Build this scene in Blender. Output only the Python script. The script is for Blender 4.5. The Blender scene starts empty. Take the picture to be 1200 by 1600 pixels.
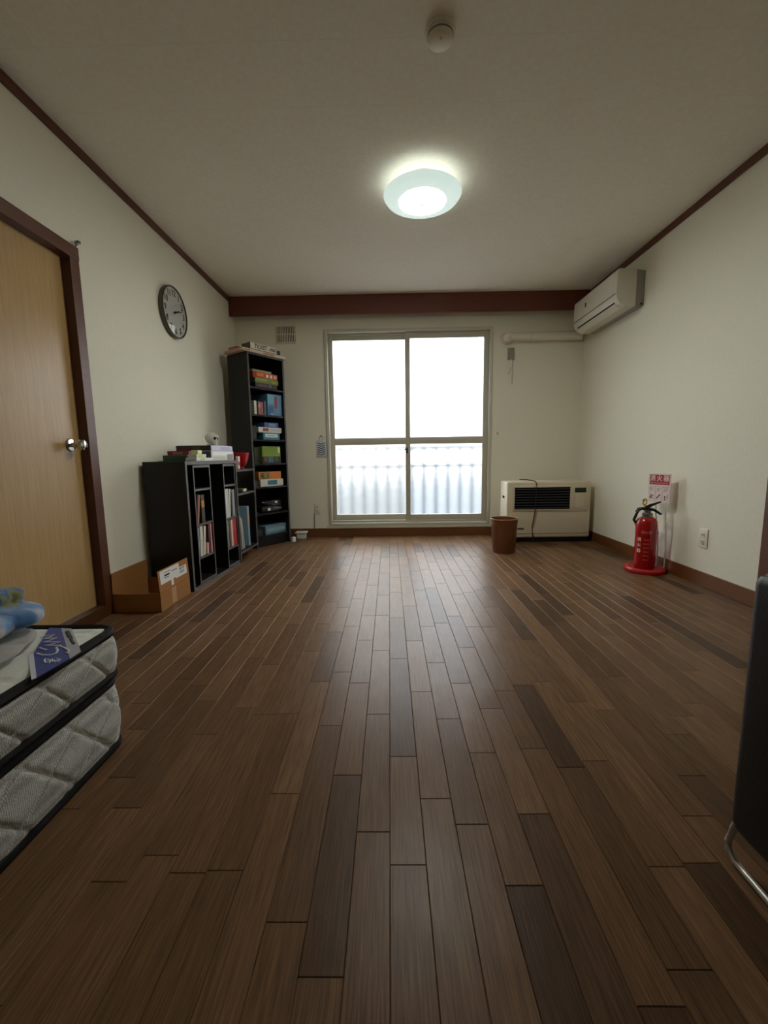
import bpy, bmesh, math, random
from mathutils import Vector, Matrix
R = math.radians
PI = math.pi
random.seed(7)
sc = bpy.context.scene
COL = sc.collection

# ------------------------------------------------------------------ camera
F_PX, YAW, PITCH, ROLL, CAM_H = 656.06, -.0147, .13, -.0143, .8337
_f = Vector((math.sin(YAW) * math.cos(PITCH), math.cos(YAW) * math.cos(PITCH), -math.sin(PITCH)))
_r = Vector((math.cos(YAW), -math.sin(YAW), 0))
_u = _r.cross(_f)
CR = _r * math.cos(ROLL) + _u * math.sin(ROLL)
CU = -_r * math.sin(ROLL) + _u * math.cos(ROLL)
CF = _f
CAM = Vector((0, 0, CAM_H))
cd = bpy.data.cameras.new('camera')
cd.sensor_fit = 'HORIZONTAL'
cd.sensor_width = 36
cd.lens = F_PX / 1200 * 36
cd.clip_start = .02
cam = bpy.data.objects.new('camera', cd)
COL.objects.link(cam)
cam.matrix_world = Matrix(((CR.x, CU.x, -CF.x, 0), (CR.y, CU.y, -CF.y, 0), (CR.z, CU.z, -CF.z, CAM_H), (0, 0, 0, 1)))
sc.camera = cam


def px_on_z(x, y, z):
    d = CF + CR * ((x - 600) / F_PX) - CU * ((y - 800) / F_PX)
    return CAM + d * ((z - CAM_H) / d.z)


# ------------------------------------------------------------------ light
SKY = 11.0          # overcast daylight outside the window
LAMP = 88          # glowing centre of the ceiling lamp
EXPOSURE = 0.2
sc.view_settings.view_transform = 'Standard'
sc.view_settings.look = 'None'
sc.view_settings.exposure = EXPOSURE
sc.view_settings.gamma = 1
sc.view_settings.use_curve_mapping = False
sc.cycles.use_denoising = True
sc.cycles.max_bounces = 14
sc.cycles.diffuse_bounces = 6
sc.cycles.sample_clamp_indirect = 40
w = bpy.data.worlds.new('overcast_sky')
sc.world = w
w.use_nodes = True
nt = w.node_tree
bg = nt.nodes['Background']
tc = nt.nodes.new('ShaderNodeTexCoord')
sx = nt.nodes.new('ShaderNodeSeparateXYZ')
nt.links.new(tc.outputs['Generated'], sx.inputs[0])
mx = nt.nodes.new('ShaderNodeMath'); mx.operation = 'MAXIMUM'; mx.inputs[1].default_value = 0
nt.links.new(sx.outputs[2], mx.inputs[0])
ma = nt.nodes.new('ShaderNodeMath'); ma.operation = 'MULTIPLY_ADD'          # overcast: (1 + 2 sin h) / 3
ma.inputs[1].default_value = 2 / 3; ma.inputs[2].default_value = 1 / 3
nt.links.new(mx.outputs[0], ma.inputs[0])
ms = nt.nodes.new('ShaderNodeMath'); ms.operation = 'MULTIPLY'; ms.inputs[1].default_value = SKY
nt.links.new(ma.outputs[0], ms.inputs[0])
nt.links.new(ms.outputs[0], bg.inputs['Strength'])
bg.inputs['Color'].default_value = (.94, .98, 1.0, 1)


# ------------------------------------------------------------------ helpers
def lin(c):
    return tuple((v / 255 / 12.92) if v / 255 <= .04045 else ((v / 255 + .055) / 1.055) ** 2.4 for v in c)


def mat(name, rgb, rough=.5, metal=0, spec=.5, var=0, vscale=8, stretch=(1, 1, 1), bump=0, bscale=200, emit=0, coat=0, sheen=0):
    """procedural principled material; rgb is sRGB 0-255"""
    m = bpy.data.materials.new(name)
    m.use_nodes = True
    n = m.node_tree
    p = n.nodes['Principled BSDF']
    c = lin(rgb)
    p.inputs['Base Color'].default_value = (*c, 1)
    p.inputs['Roughness'].default_value = rough
    p.inputs['Metallic'].default_value = metal
    p.inputs['Specular IOR Level'].default_value = spec
    p.inputs['Coat Weight'].default_value = coat
    p.inputs['Sheen Weight'].default_value = sheen
    if emit:
        p.inputs['Emission Color'].default_value = (*c, 1)
        p.inputs['Emission Strength'].default_value = emit
    if var or bump:
        t = n.nodes.new('ShaderNodeTexCoord')
        mp = n.nodes.new('ShaderNodeMapping')
        mp.inputs['Scale'].default_value = stretch
        n.links.new(t.outputs['Object'], mp.inputs[0])
    if var:
        nz = n.nodes.new('ShaderNodeTexNoise')
        nz.inputs['Scale'].default_value = vscale
        nz.inputs['Detail'].default_value = 5
        n.links.new(mp.outputs[0], nz.inputs['Vector'])
        mr = n.nodes.new('ShaderNodeMapRange')
        mr.inputs[1].default_value = .3; mr.inputs[2].default_value = .7
        mr.inputs[3].default_value = 1 - var; mr.inputs[4].default_value = 1 + var
        n.links.new(nz.outputs[0], mr.inputs[0])
        hs = n.nodes.new('ShaderNodeHueSaturation')
        hs.inputs['Color'].default_value = (*c, 1)
        n.links.new(mr.outputs[0], hs.inputs['Value'])
        n.links.new(hs.outputs[0], p.inputs['Base Color'])
    if bump:
        nb = n.nodes.new('ShaderNodeTexNoise')
        nb.inputs['Scale'].default_value = bscale
        nb.inputs['Detail'].default_value = 3
        n.links.new(mp.outputs[0], nb.inputs['Vector'])
        b = n.nodes.new('ShaderNodeBump')
        b.inputs['Strength'].default_value = bump
        b.inputs['Distance'].default_value = .002
        n.links.new(nb.outputs[0], b.inputs['Height'])
        n.links.new(b.outputs[0], p.inputs['Normal'])
    return m


class MB:
    def __init__(s):
        s.bm = bmesh.new()

    def box(s, x0, x1, y0, y1, z0, z1, bev=0, seg=2):
        vs = [s.bm.verts.new((x, y, z)) for x in (x0, x1) for y in (y0, y1) for z in (z0, z1)]
        fs = [(0, 1, 3, 2), (4, 6, 7, 5), (0, 4, 5, 1), (2, 3, 7, 6), (0, 2, 6, 4), (1, 5, 7, 3)]
        faces = [s.bm.faces.new([vs[i] for i in f]) for f in fs]
        if bev:
            ed = list({e for f in faces for e in f.edges})
            bmesh.ops.bevel(s.bm, geom=ed, offset=bev, segments=seg, profile=.5, affect='EDGES')
        return s

    def prism(s, pts, axis, a, b, bev=0):
        """polygon pts in the two other axes, run along axis from a to b"""
        def v(p, t):
            return {'x': (t, p[0], p[1]), 'y': (p[0], t, p[1]), 'z': (p[0], p[1], t)}[axis]
        A = [s.bm.verts.new(v(p, a)) for p in pts]
        B = [s.bm.verts.new(v(p, b)) for p in pts]
        n = len(pts)
        fs = [s.bm.faces.new(A), s.bm.faces.new(B[::-1])]
        for i in range(n):
            fs.append(s.bm.faces.new((A[i], B[i], B[(i + 1) % n], A[(i + 1) % n])))
        bmesh.ops.recalc_face_normals(s.bm, faces=fs)
        if bev:
            ed = list({e for f in fs for e in f.edges})
            bmesh.ops.bevel(s.bm, geom=ed, offset=bev, segments=2, profile=.5, affect='EDGES')
        return s

    def lathe(s, prof, n=32, c=(0, 0, 0), axis='z'):
        rings = []
        def P(r, h, a):
            x, y = r * math.cos(a), r * math.sin(a)
            q = {'z': (x, y, h), 'x': (h, x, y), 'y': (x, h, y)}[axis]
            return (q[0] + c[0], q[1] + c[1], q[2] + c[2])
        for r, h in prof:
            if r < 1e-6:
                rings.append([s.bm.verts.new(P(0, h, 0))])
            else:
                rings.append([s.bm.verts.new(P(r, h, 2 * PI * k / n)) for k in range(n)])
        fs = []
        for a, b in zip(rings, rings[1:]):
            for k in range(n):
                k2 = (k + 1) % n
                if len(a) == 1 and len(b) == 1:
                    continue
                if len(a) == 1:
                    fs.append(s.bm.faces.new((a[0], b[k], b[k2])))
                elif len(b) == 1:
                    fs.append(s.bm.faces.new((a[k], b[0], a[k2])))
                else:
                    fs.append(s.bm.faces.new((a[k], b[k], b[k2], a[k2])))
        bmesh.ops.recalc_face_normals(s.bm, faces=fs)
        return s

    def tube(s, pts, r, n=8, closed=False, flat=1.0):
        pts = [Vector(p) for p in pts]
        rings = []
        up = Vector((0, 0, 1))
        N = len(pts)
        for i, p in enumerate(pts):
            if closed:
                t = pts[(i + 1) % N] - pts[i - 1]
            else:
                t = pts[min(i + 1, N - 1)] - pts[max(i - 1, 0)]
            t.normalize()
            a = t.cross(up)
            if a.length < .05:
                a = t.cross(Vector((0, 1, 0)))
            a.normalize()
            b = a.cross(t).normalized()
            rr = r[i] if isinstance(r, (list, tuple)) else r
            rings.append([s.bm.verts.new(p + a * rr * math.cos(2 * PI * k / n) + b * rr * flat * math.sin(2 * PI * k / n)) for k in range(n)])
        fs = []
        for i in range(N if closed else N - 1):
            A, B = rings[i], rings[(i + 1) % N]
            for k in range(n):
                fs.append(s.bm.faces.new((A[k], B[k], B[(k + 1) % n], A[(k + 1) % n])))
        if not closed:
            fs.append(s.bm.faces.new(rings[0][::-1])); fs.append(s.bm.faces.new(rings[-1]))
        bmesh.ops.recalc_face_normals(s.bm, faces=fs)
        return s

    def quad(s, a, b, c, d):
        s.bm.faces.new([s.bm.verts.new(p) for p in (a, b, c, d)])
        return s

    def mesh(s, name, smooth=False):
        me = bpy.data.meshes.new(name)
        s.bm.to_mesh(me)
        s.bm.free()
        if smooth:
            me.polygons.foreach_set('use_smooth', [True] * len(me.polygons))
            try:
                me.set_sharp_from_angle(angle=R(40))
            except Exception:
                pass
        return me

    def build(s, name, m, parent=None, smooth=False, label=None):
        me = s.mesh(name, smooth)
        me.materials.append(m)
        return link(name, me, parent, label)


def link(name, me, parent=None, label=None):
    o = bpy.data.objects.new(name, me)
    COL.objects.link(o)
    if parent is not None:
        o.parent = parent
    if label:
        o['label'] = label
    return o


def thing(name, label, cat, loc=(0, 0, 0), rz=0, group=None):
    o = bpy.data.objects.new(name, None)
    o.empty_display_size = .05
    COL.objects.link(o)
    o.location = loc
    o.rotation_euler = (0, 0, rz)
    o['label'] = label
    o['category'] = cat
    if group:
        o['group'] = group
    return o


def tag(o, label, cat, group=None):
    o['label'] = label; o['category'] = cat
    if group:
        o['group'] = group
    return o


def struct(o, label=None, cat=None):
    o['kind'] = 'structure'
    if label:
        o['label'] = label
    if cat:
        o['category'] = cat
    return o


def sempty(name, label, cat, loc=(0, 0, 0)):
    o = thing(name, label, cat, loc)
    o['kind'] = 'structure'
    return o


def text(body, size, m, parent, name='lettering', mtx=None, align='CENTER', ext=.0003, bend=None, sx=1, bold=0):
    cu = bpy.data.curves.new(name, 'FONT')
    cu.body = body; cu.size = size
    cu.align_x = align; cu.align_y = 'CENTER'
    cu.extrude = ext; cu.resolution_u = 3; cu.offset = bold
    t = bpy.data.objects.new(name + '_tmp', cu)
    COL.objects.link(t)
    dg = bpy.context.evaluated_depsgraph_get()
    me = bpy.data.meshes.new_from_object(t.evaluated_get(dg))
    bpy.data.objects.remove(t); bpy.data.curves.remove(cu)
    me.name = name
    me.materials.clear(); me.materials.append(m)
    for v in me.vertices:
        v.co.x *= sx
        if bend:
            v.co = bend(v.co)
    if mtx is not None:
        me.transform(mtx)
    return link(name, me, parent)


def basis(o, ex, ey):
    """matrix placing local x,y along ex,ey with origin o"""
    ex = Vector(ex).normalized(); ey = Vector(ey).normalized(); ez = ex.cross(ey)
    return Matrix(((ex.x, ey.x, ez.x, o[0]), (ex.y, ey.y, ez.y, o[1]), (ex.z, ey.z, ez.z, o[2]), (0, 0, 0, 1)))


def rrect(x0, x1, y0, y1, r, n=8, per=0):
    """points of a rounded rectangle, counter-clockwise; per = extra spacing along the straight sides"""
    pts = []
    cs = [(x1 - r, y0 + r, -90), (x1 - r, y1 - r, 0), (x0 + r, y1 - r, 90), (x0 + r, y0 + r, 180)]
    for cx, cy, a0 in cs:
        for k in range(n + 1):
            a = R(a0 + 90 * k / n)
            pts.append((cx + r * math.cos(a), cy + r * math.sin(a)))
    if per:
        out = []
        for i, p in enumerate(pts):
            q = pts[(i + 1) % len(pts)]
            d = math.dist(p, q); k = max(1, int(d / per))
            for j in range(k):
                out.append((p[0] + (q[0] - p[0]) * j / k, p[1] + (q[1] - p[1]) * j / k))
        pts = out
    return pts


# ------------------------------------------------------------------ room numbers (metres)
A, B, D, H = -1.548, 1.964, 4.416, 2.397      # left wall, right wall, window wall, ceiling
N = -2.2                                      # wall behind the camera
X0, PW = -.0093, .075                         # floor plank grid

# ------------------------------------------------------------------ materials
M = {}
M['wall'] = mat('cream_wallpaper', (236, 233, 216), .85, spec=.25, var=.02, vscale=60, bump=.35, bscale=350)
M['ceiling'] = mat('ceiling_tile_paint', (240, 235, 222), .9, spec=.2, var=.03, vscale=40, stretch=(1, 1, 1), bump=.5, bscale=260)
M['joint'] = mat('ceiling_joint', (200, 194, 182), .9)
M['trim'] = mat('dark_brown_trim', (94, 52, 29), .42, var=.2, vscale=14, stretch=(12, .6, 12), bump=.1, bscale=60)
M['beam'] = mat('red_brown_board', (110, 56, 40), .45, var=.14, vscale=14, stretch=(.6, 12, 12), bump=.1, bscale=60)
M['skirt'] = mat('brown_skirting', (112, 68, 36), .4, var=.2, vscale=14, stretch=(2, 2, 20))
M['oak'] = mat('light_oak_veneer', (188, 154, 102), .32, spec=.45, var=.1, vscale=10, stretch=(30, 14, .5), bump=.05, bscale=100)
M['sill'] = mat('dark_brown_sill', (84, 52, 30), .35, var=.2, vscale=14, stretch=(8, .6, 8))
M['chrome'] = mat('chrome', (205, 205, 205), .12, metal=1)
M['steel'] = mat('brushed_steel', (150, 148, 142), .3, metal=1)
M['alu'] = mat('beige_aluminium', (186, 182, 166), .45, spec=.4)
M['alu2'] = mat('pale_window_casing', (202, 199, 184), .5, spec=.4)
M['ivory'] = mat('ivory_plastic', (226, 220, 202), .4)
M['ivory2'] = mat('ivory_heater_enamel', (214, 203, 178), .42)
M['acw'] = mat('aircon_white', (216, 212, 196), .42)
M['acg'] = mat('aircon_grey_back', (150, 148, 140), .5)
M['white'] = mat('white_plastic', (228, 228, 222), .45)
M['black'] = mat('black_plastic', (14, 14, 15), .4)
M['dark'] = mat('dark_gap', (9, 9, 9), .8, spec=.1)
M['lam'] = mat('black_wood_laminate', (25, 22, 22), .4, spec=.4, var=.15, vscale=20, stretch=(2, 2, 14))
M['edge'] = mat('grey_edge_band', (78, 74, 74), .4, spec=.45)
M['lamblue'] = mat('black_laminate_smooth', (17, 17, 22), .45, spec=.35)
M['red'] = mat('extinguisher_red', (168, 12, 16), .22, spec=.5, coat=.4)
M['redp'] = mat('red_plastic', (176, 12, 20), .35)
M['sign_red'] = mat('sign_red', (165, 14, 28), .5)
M['sign_white'] = mat('sign_white', (235, 214, 208), .5)
M['pink'] = mat('pale_pink_print', (226, 150, 150), .5)
M['ink'] = mat('dark_ink', (30, 24, 26), .6)
M['yellow'] = mat('yellow_plastic', (212, 170, 30), .4)
M['leather'] = mat('black_leather', (13, 13, 15), .42, spec=.4, bump=.25, bscale=160)
M['bin'] = mat('brown_bin', (116, 70, 42), .5, var=.18, vscale=16, stretch=(8, 8, .5))
M['card'] = mat('brown_cardboard', (160, 112, 64), .75, spec=.2, var=.07, vscale=10, stretch=(1, 1, 6))
M['card_in'] = mat('cardboard_inside', (146, 98, 54), .8, spec=.2, var=.06, vscale=10)
M['paper'] = mat('white_paper', (226, 224, 220), .7, spec=.2)
M['pages'] = mat('book_pages', (206, 196, 172), .8, spec=.2, var=.08, vscale=60, stretch=(20, 1, 1))
M['mat_white'] = mat('mattress_white_knit', (226, 228, 220), .85, spec=.15, sheen=.2, bump=.5, bscale=300)
M['pipe'] = mat('black_piping', (15, 15, 16), .7, spec=.2, bump=.3, bscale=400)
M['blue_lab'] = mat('royal_blue_label', (28, 48, 138), .55, sheen=.2, bump=.2, bscale=500)
M['lab_grey'] = mat('silver_grey_label', (176, 178, 184), .6, bump=.2, bscale=500)
M['lab_white'] = mat('white_label_edge', (214, 216, 224), .6)


def solid(rgb, rough=.5, name=None):
    k = ('solid', rgb, rough)
    if k not in M:
        M[k] = mat(name or 'print_%d_%d_%d' % rgb, rgb, rough)
    return M[k]


def floor_mat():
    m = bpy.data.materials.new('walnut_plank')
    m.use_nodes = True
    n = m.node_tree; L = n.links.new
    p = n.nodes['Principled BSDF']
    geo = n.nodes.new('ShaderNodeNewGeometry')
    oi = n.nodes.new('ShaderNodeObjectInfo')
    ad = n.nodes.new('ShaderNodeMath'); ad.operation = 'ADD'
    L(oi.outputs['Random'], ad.inputs[0]); L(geo.outputs['Random Per Island'], ad.inputs[1])
    fr = n.nodes.new('ShaderNodeMath'); fr.operation = 'FRACT'
    L(ad.outputs[0], fr.inputs[0])
    off = n.nodes.new('ShaderNodeVectorMath'); off.operation = 'SCALE'
    off.inputs[0].default_value = (3.1, 17.7, 5.3)
    L(fr.outputs[0], off.inputs['Scale'])
    pos = n.nodes.new('ShaderNodeVectorMath'); pos.operation = 'ADD'
    L(geo.outputs['Position'], pos.inputs[0]); L(off.outputs[0], pos.inputs[1])
    mp = n.nodes.new('ShaderNodeMapping'); mp.inputs['Scale'].default_value = (95, 3.2, 1)
    L(pos.outputs[0], mp.inputs[0])
    nz = n.nodes.new('ShaderNodeTexNoise'); nz.inputs['Scale'].default_value = 3; nz.inputs['Detail'].default_value = 4
    nz.inputs['Distortion'].default_value = .4
    L(mp.outputs[0], nz.inputs['Vector'])
    tone = n.nodes.new('ShaderNodeValToRGB')
    e = tone.color_ramp.elements
    e[0].position = 0; e[0].color = (*lin((80, 56, 36)), 1)
    e[1].position = 1; e[1].color = (*lin((124, 92, 62)), 1)
    for ps, c in ((.10, (86, 61, 39)), (.22, (106, 77, 49)), (.7, (114, 83, 54))):
        x = tone.color_ramp.elements.new(ps); x.color = (*lin(c), 1)
    L(fr.outputs[0], tone.inputs[0])
    mr = n.nodes.new('ShaderNodeMapRange')
    mr.inputs[1].default_value = .32; mr.inputs[2].default_value = .68; mr.inputs[3].default_value = .62; mr.inputs[4].default_value = 1.22
    L(nz.outputs[0], mr.inputs[0])
    hs = n.nodes.new('ShaderNodeHueSaturation'); hs.inputs['Saturation'].default_value = .95
    L(tone.outputs[0], hs.inputs['Color']); L(mr.outputs[0], hs.inputs['Value'])
    L(hs.outputs[0], p.inputs['Base Color'])
    # uneven varnish sheen
    n2 = n.nodes.new('ShaderNodeTexNoise'); n2.inputs['Scale'].default_value = 5; n2.inputs['Detail'].default_value = 3
    L(geo.outputs['Position'], n2.inputs['Vector'])
    r2 = n.nodes.new('ShaderNodeMapRange'); r2.inputs[3].default_value = .29; r2.inputs[4].default_value = .38
    L(n2.outputs[0], r2.inputs[0]); L(r2.outputs[0], p.inputs['Roughness'])
    p.inputs['Specular IOR Level'].default_value = .15
    bp = n.nodes.new('ShaderNodeBump'); bp.inputs['Strength'].default_value = .25; bp.inputs['Distance'].default_value = .001
    L(nz.outputs[0], bp.inputs['Height'])
    n3 = n.nodes.new('ShaderNodeTexNoise'); n3.inputs['Scale'].default_value = 9; n3.inputs['Detail'].default_value = 1
    L(geo.outputs['Position'], n3.inputs['Vector'])
    b2 = n.nodes.new('ShaderNodeBump'); b2.inputs['Strength'].default_value = .2; b2.inputs['Distance'].default_value = .006
    L(n3.outputs[0], b2.inputs['Height']); L(bp.outputs[0], b2.inputs['Normal'])
    L(b2.outputs[0], p.inputs['Normal'])
    return m


M['plank'] = floor_mat()


def glass_mat(name, col, rough):
    m = bpy.data.materials.new(name)
    m.use_nodes = True
    p = m.node_tree.nodes['Principled BSDF']
    p.inputs['Base Color'].default_value = (*col, 1)
    p.inputs['Transmission Weight'].default_value = 1
    p.inputs['Roughness'].default_value = rough
    p.inputs['IOR'].default_value = 1.3
    n = m.node_tree
    t = n.nodes.new('ShaderNodeTexCoord'); nz = n.nodes.new('ShaderNodeTexNoise')
    nz.inputs['Scale'].default_value = 90
    b = n.nodes.new('ShaderNodeBump'); b.inputs['Strength'].default_value = .15; b.inputs['Distance'].default_value = .001
    n.links.new(t.outputs['Object'], nz.inputs['Vector']); n.links.new(nz.outputs[0], b.inputs['Height'])
    n.links.new(b.outputs[0], p.inputs['Normal'])
    return m


M['frost1'] = glass_mat('frosted_glass_warm', (.84, .835, .815), .27)
M['frost2'] = glass_mat('frosted_glass_cool', (.97, .98, 1.0), .22)


def clear_mat():
    m = bpy.data.materials.new('clear_glass')
    m.use_nodes = True
    n = m.node_tree
    n.nodes.remove(n.nodes['Principled BSDF'])
    out = n.nodes['Material Output']
    t = n.nodes.new('ShaderNodeBsdfTransparent'); g = n.nodes.new('ShaderNodeBsdfGlossy')
    g.inputs['Roughness'].default_value = .03
    lw = n.nodes.new('ShaderNodeLayerWeight'); lw.inputs[0].default_value = .5
    pw = n.nodes.new('ShaderNodeMath'); pw.operation = 'POWER'; pw.inputs[1].default_value = 3.5
    n.links.new(lw.outputs['Facing'], pw.inputs[0])
    f = n.nodes.new('ShaderNodeMath'); f.operation = 'MULTIPLY_ADD'; f.inputs[1].default_value = .45; f.inputs[2].default_value = .04
    n.links.new(pw.outputs[0], f.inputs[0])
    x = n.nodes.new('ShaderNodeMixShader')
    n.links.new(f.outputs[0], x.inputs[0]); n.links.new(t.outputs[0], x.inputs[1]); n.links.new(g.outputs[0], x.inputs[2])
    n.links.new(x.outputs[0], out.inputs[0])
    return m


M['clear'] = clear_mat()


def emit_mat(name, rgb, s):
    m = bpy.data.materials.new(name)
    m.use_nodes = True
    p = m.node_tree.nodes['Principled BSDF']
    p.inputs['Base Color'].default_value = (.8, .8, .8, 1)
    p.inputs['Emission Color'].default_value = (*rgb, 1)
    p.inputs['Emission Strength'].default_value = s
    return m


# ------------------------------------------------------------------ shell
T = .14


def wall_x(name, x0, x1, holes):
    """wall lying in a Y-Z plane; holes = (y0, y1, z0, z1) sorted by y"""
    mb = MB(); y = N - T
    for (a, b, c, d) in holes:
        mb.box(x0, x1, y, a, 0, H)
        if c > 0:
            mb.box(x0, x1, a, b, 0, c)
        mb.box(x0, x1, a, b, d, H)
        y = b
    mb.box(x0, x1, y, D + T, 0, H)
    return struct(mb.build(name, M['wall']), 'plain cream wallpapered side wall', 'wall')


DL0, DL1, DLZ = 1.30, 2.185, 1.85           # door opening in the left wall
wl = wall_x('wall_left', A - T, A, [(DL0, DL1, .0, DLZ)])
wl['label'] = 'cream wallpapered wall with the oak door and the clock'
DR0, DR1 = 1.33, 2.15
wr = wall_x('wall_right', B, B + T, [(DR0, DR1, .0, 1.85)])
wr['label'] = 'cream wallpapered wall behind the fire extinguisher'
WX0, WX1, WZ0, WZ1 = -.645, 1.05, .115, 2.11
mb = MB()
mb.box(A, WX0 + .02, D, D + T, 0, H).box(WX1 - .02, B, D, D + T, 0, H)
mb.box(WX0 + .02, WX1 - .02, D, D + T, 0, WZ0 + .02).box(WX0 + .02, WX1 - .02, D, D + T, WZ1 - .02, H)
struct(mb.build('wall_back', M['wall']), 'cream wall around the frosted balcony window', 'wall')
struct(MB().box(A, B, N - T, N, 0, H).build('wall_front', M['wall']), 'plain cream wall opposite the window', 'wall')

# ceiling: slab and 303 mm tiles
ceil = struct(MB().box(A - T, B + T, N - T, D + T, H + .003, H + .12).build('ceiling', M['joint']), 'off-white ceiling of square textured tiles', 'ceiling')
TS = .303
tile_cache = {}


def chamfer_tile(w, l, t, c):
    """slab hanging from z=0 to z=-t with a chamfered lower edge"""
    mb = MB(); b = mb.bm
    up = [b.verts.new(p) for p in ((0, 0, 0), (w, 0, 0), (w, l, 0), (0, l, 0))]
    md = [b.verts.new(p) for p in ((0, 0, -t + c), (w, 0, -t + c), (w, l, -t + c), (0, l, -t + c))]
    lo = [b.verts.new(p) for p in ((c, c, -t), (w - c, c, -t), (w - c, l - c, -t), (c, l - c, -t))]
    for P, Q in ((up, md), (md, lo)):
        for i in range(4):
            j = (i + 1) % 4
            b.faces.new((P[i], Q[i], Q[j], P[j]))
    b.faces.new(lo); b.faces.new(up)
    bmesh.ops.recalc_face_normals(b, faces=b.faces[:])
    return mb


def grid(a0, a1, org, st):
    k = math.floor((a0 - org) / st + 1e-6); out = []
    while org + k * st < a1 - 1e-4:
        out.append((max(a0, org + k * st), min(a1, org + (k + 1) * st))); k += 1
    return out


for xa, xb in grid(A, B, .207, TS):
    for ya, yb in grid(N, D, 2.403, TS):
        g = .0001
        key = (round(xb - xa, 3), round(yb - ya, 3))
        if key not in tile_cache:
            me = chamfer_tile(xb - xa - 2 * g, yb - ya - 2 * g, .006, .0004).mesh('ceiling_tile')
            me.materials.append(M['ceiling']); tile_cache[key] = me
        o = link('ceiling_tile', tile_cache[key], ceil)
        o.location = (xa + g, ya + g, H + .006)

# floor: slab and planks
floor = struct(MB().box(A - T, B + T, N - T, D + T, -.12, -.006).build('floor', mat('floor_underlay', (26, 17, 11), .7)), 'dark walnut strip floor of staggered planks', 'floor')


def plank_mesh(w, l, gap=.0003, c=.0012, t=.006):
    mb = MB(); b = mb.bm
    def ring(i, z):
        return [b.verts.new(p) for p in ((i, i, z), (w - i, i, z), (w - i, l - i, z), (i, l - i, z))]
    lo, md, up = ring(gap, -t), ring(gap, -c), ring(gap + c, 0)
    for P, Q in ((lo, md), (md, up)):
        for i in range(4):
            j = (i + 1) % 4
            b.faces.new((P[i], P[j], Q[j], Q[i]))
    b.faces.new(up)
    bmesh.ops.recalc_face_normals(b, faces=b.faces[:])
    return mb


ENDS = {0: [.764, 1.08, 1.657], -1: [.841, 1.276, 1.732], 1: [.47, .933, 1.408, 1.828], -2: [.575, 1.011, 1.469],
        2: [.86, 1.25, 1.619], 3: [.722, 1.094, 1.462], -3: [.656, 1.218, 1.55], 4: [.49, .888, 1.304]}
planks = []
k0 = math.floor((A - X0) / PW)
LENS = [.30, .33, .37, .41, .45, .45, .49, .53, .57]
rp = random.Random(11)
k = k0
while X0 + k * PW < B - 1e-4:
    xa, xb = max(A, X0 + k * PW), min(B, X0 + (k + 1) * PW)
    cuts = ENDS.get(k, [N + rp.uniform(.1, .5)])
    while cuts[0] > N + .5:
        cuts = [cuts[0] - rp.choice(LENS)] + cuts
    while cuts[-1] < D - .3:
        cuts.append(cuts[-1] + rp.choice(LENS))
    cuts = [N] + [c for c in cuts if N + .05 < c < D - .12] + [D]
    for ya, yb in zip(cuts, cuts[1:]):
        planks.append((xa, xb, ya, yb))
    k += 1


def shown(pl):
    xa, xb, ya, yb = pl
    if yb < .5:
        return 0
    ya = max(ya, .5)
    s = 0
    for y in (ya, (ya + yb) / 2, yb):
        for x in (xa, xb):
            v = Vector((x, y, 0)) - CAM
            z = v.dot(CF)
            px, py = 600 + F_PX * v.dot(CR) / z, 800 - F_PX * v.dot(CU) / z
            s += (0 <= px <= 1200 and py <= 1600)
    if s == 0:
        return 0
    ym = (ya + yb) / 2
    return (xb - xa) * (yb - ya) / ym ** 3 * s / 6


planks.sort(key=shown, reverse=True)
pcache = {}
for xa, xb, ya, yb in planks[:300]:
    key = (round(xb - xa, 4), round(yb - ya, 3))
    if key not in pcache:
        me = plank_mesh(xb - xa, yb - ya).mesh('floor_plank')
        me.materials.append(M['plank']); pcache[key] = me
    o = link('floor_plank', pcache[key], floor)
    o.location = (xa, ya, 0)
mb = MB()
for xa, xb, ya, yb in planks[300:]:
    q = plank_mesh(xb - xa, yb - ya)
    tmp = q.mesh('tmp'); tmp.transform(Matrix.Translation((xa, ya, 0)))
    mb.bm.from_mesh(tmp); bpy.data.meshes.remove(tmp)
o = mb.build('floor_planking', M['plank'], floor)
o['kind'] = 'stuff'

# skirting, crown moulding, curtain box
SK = .089


def skirt(name, mb, lab):
    struct(mb.build(name, M['skirt']), lab, 'baseboard')


skirt('baseboard_back', MB().box(A, B, D - .010, D, 0, SK, .002), 'brown baseboard under the window')
skirt('baseboard_right', MB().box(B - .010, B, 2.197, D - .010, 0, SK, .002), 'brown baseboard behind the fire extinguisher')
skirt('baseboard_left', MB().box(A, A + .010, 2.225, D - .010, 0, SK, .002), 'brown baseboard behind the bookshelves')
BY = D - .127
struct(MB().box(A, A + .014, N, BY, H - .046, H, .002).build('trim_1', M['trim']), 'thin dark brown moulding above the clock wall', 'moulding')
struct(MB().box(B - .014, B, N, BY, H - .046, H, .002).build('trim_2', M['trim']), 'thin dark brown moulding above the air conditioner', 'moulding')
cb = sempty('trim_3', 'wide red-brown curtain box board above the window', 'curtain box', (0, BY, H - .179))
MB().box(A, B, 0, .022, 0, .179, .002).build('front_board', M['beam'], cb)
MB().box(A, B, .022, .125, .16, .177).build('top_board', M['beam'], cb)
for xc in (-.7, .2, 1.1):
    MB().box(xc - .012, xc + .012, .05, .075, .13, .165).build('rail_bracket', M['alu'], cb)
MB().box(A + .05, B - .05, .052, .073, .115, .132).build('curtain_rail', M['alu'], cb)

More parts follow.
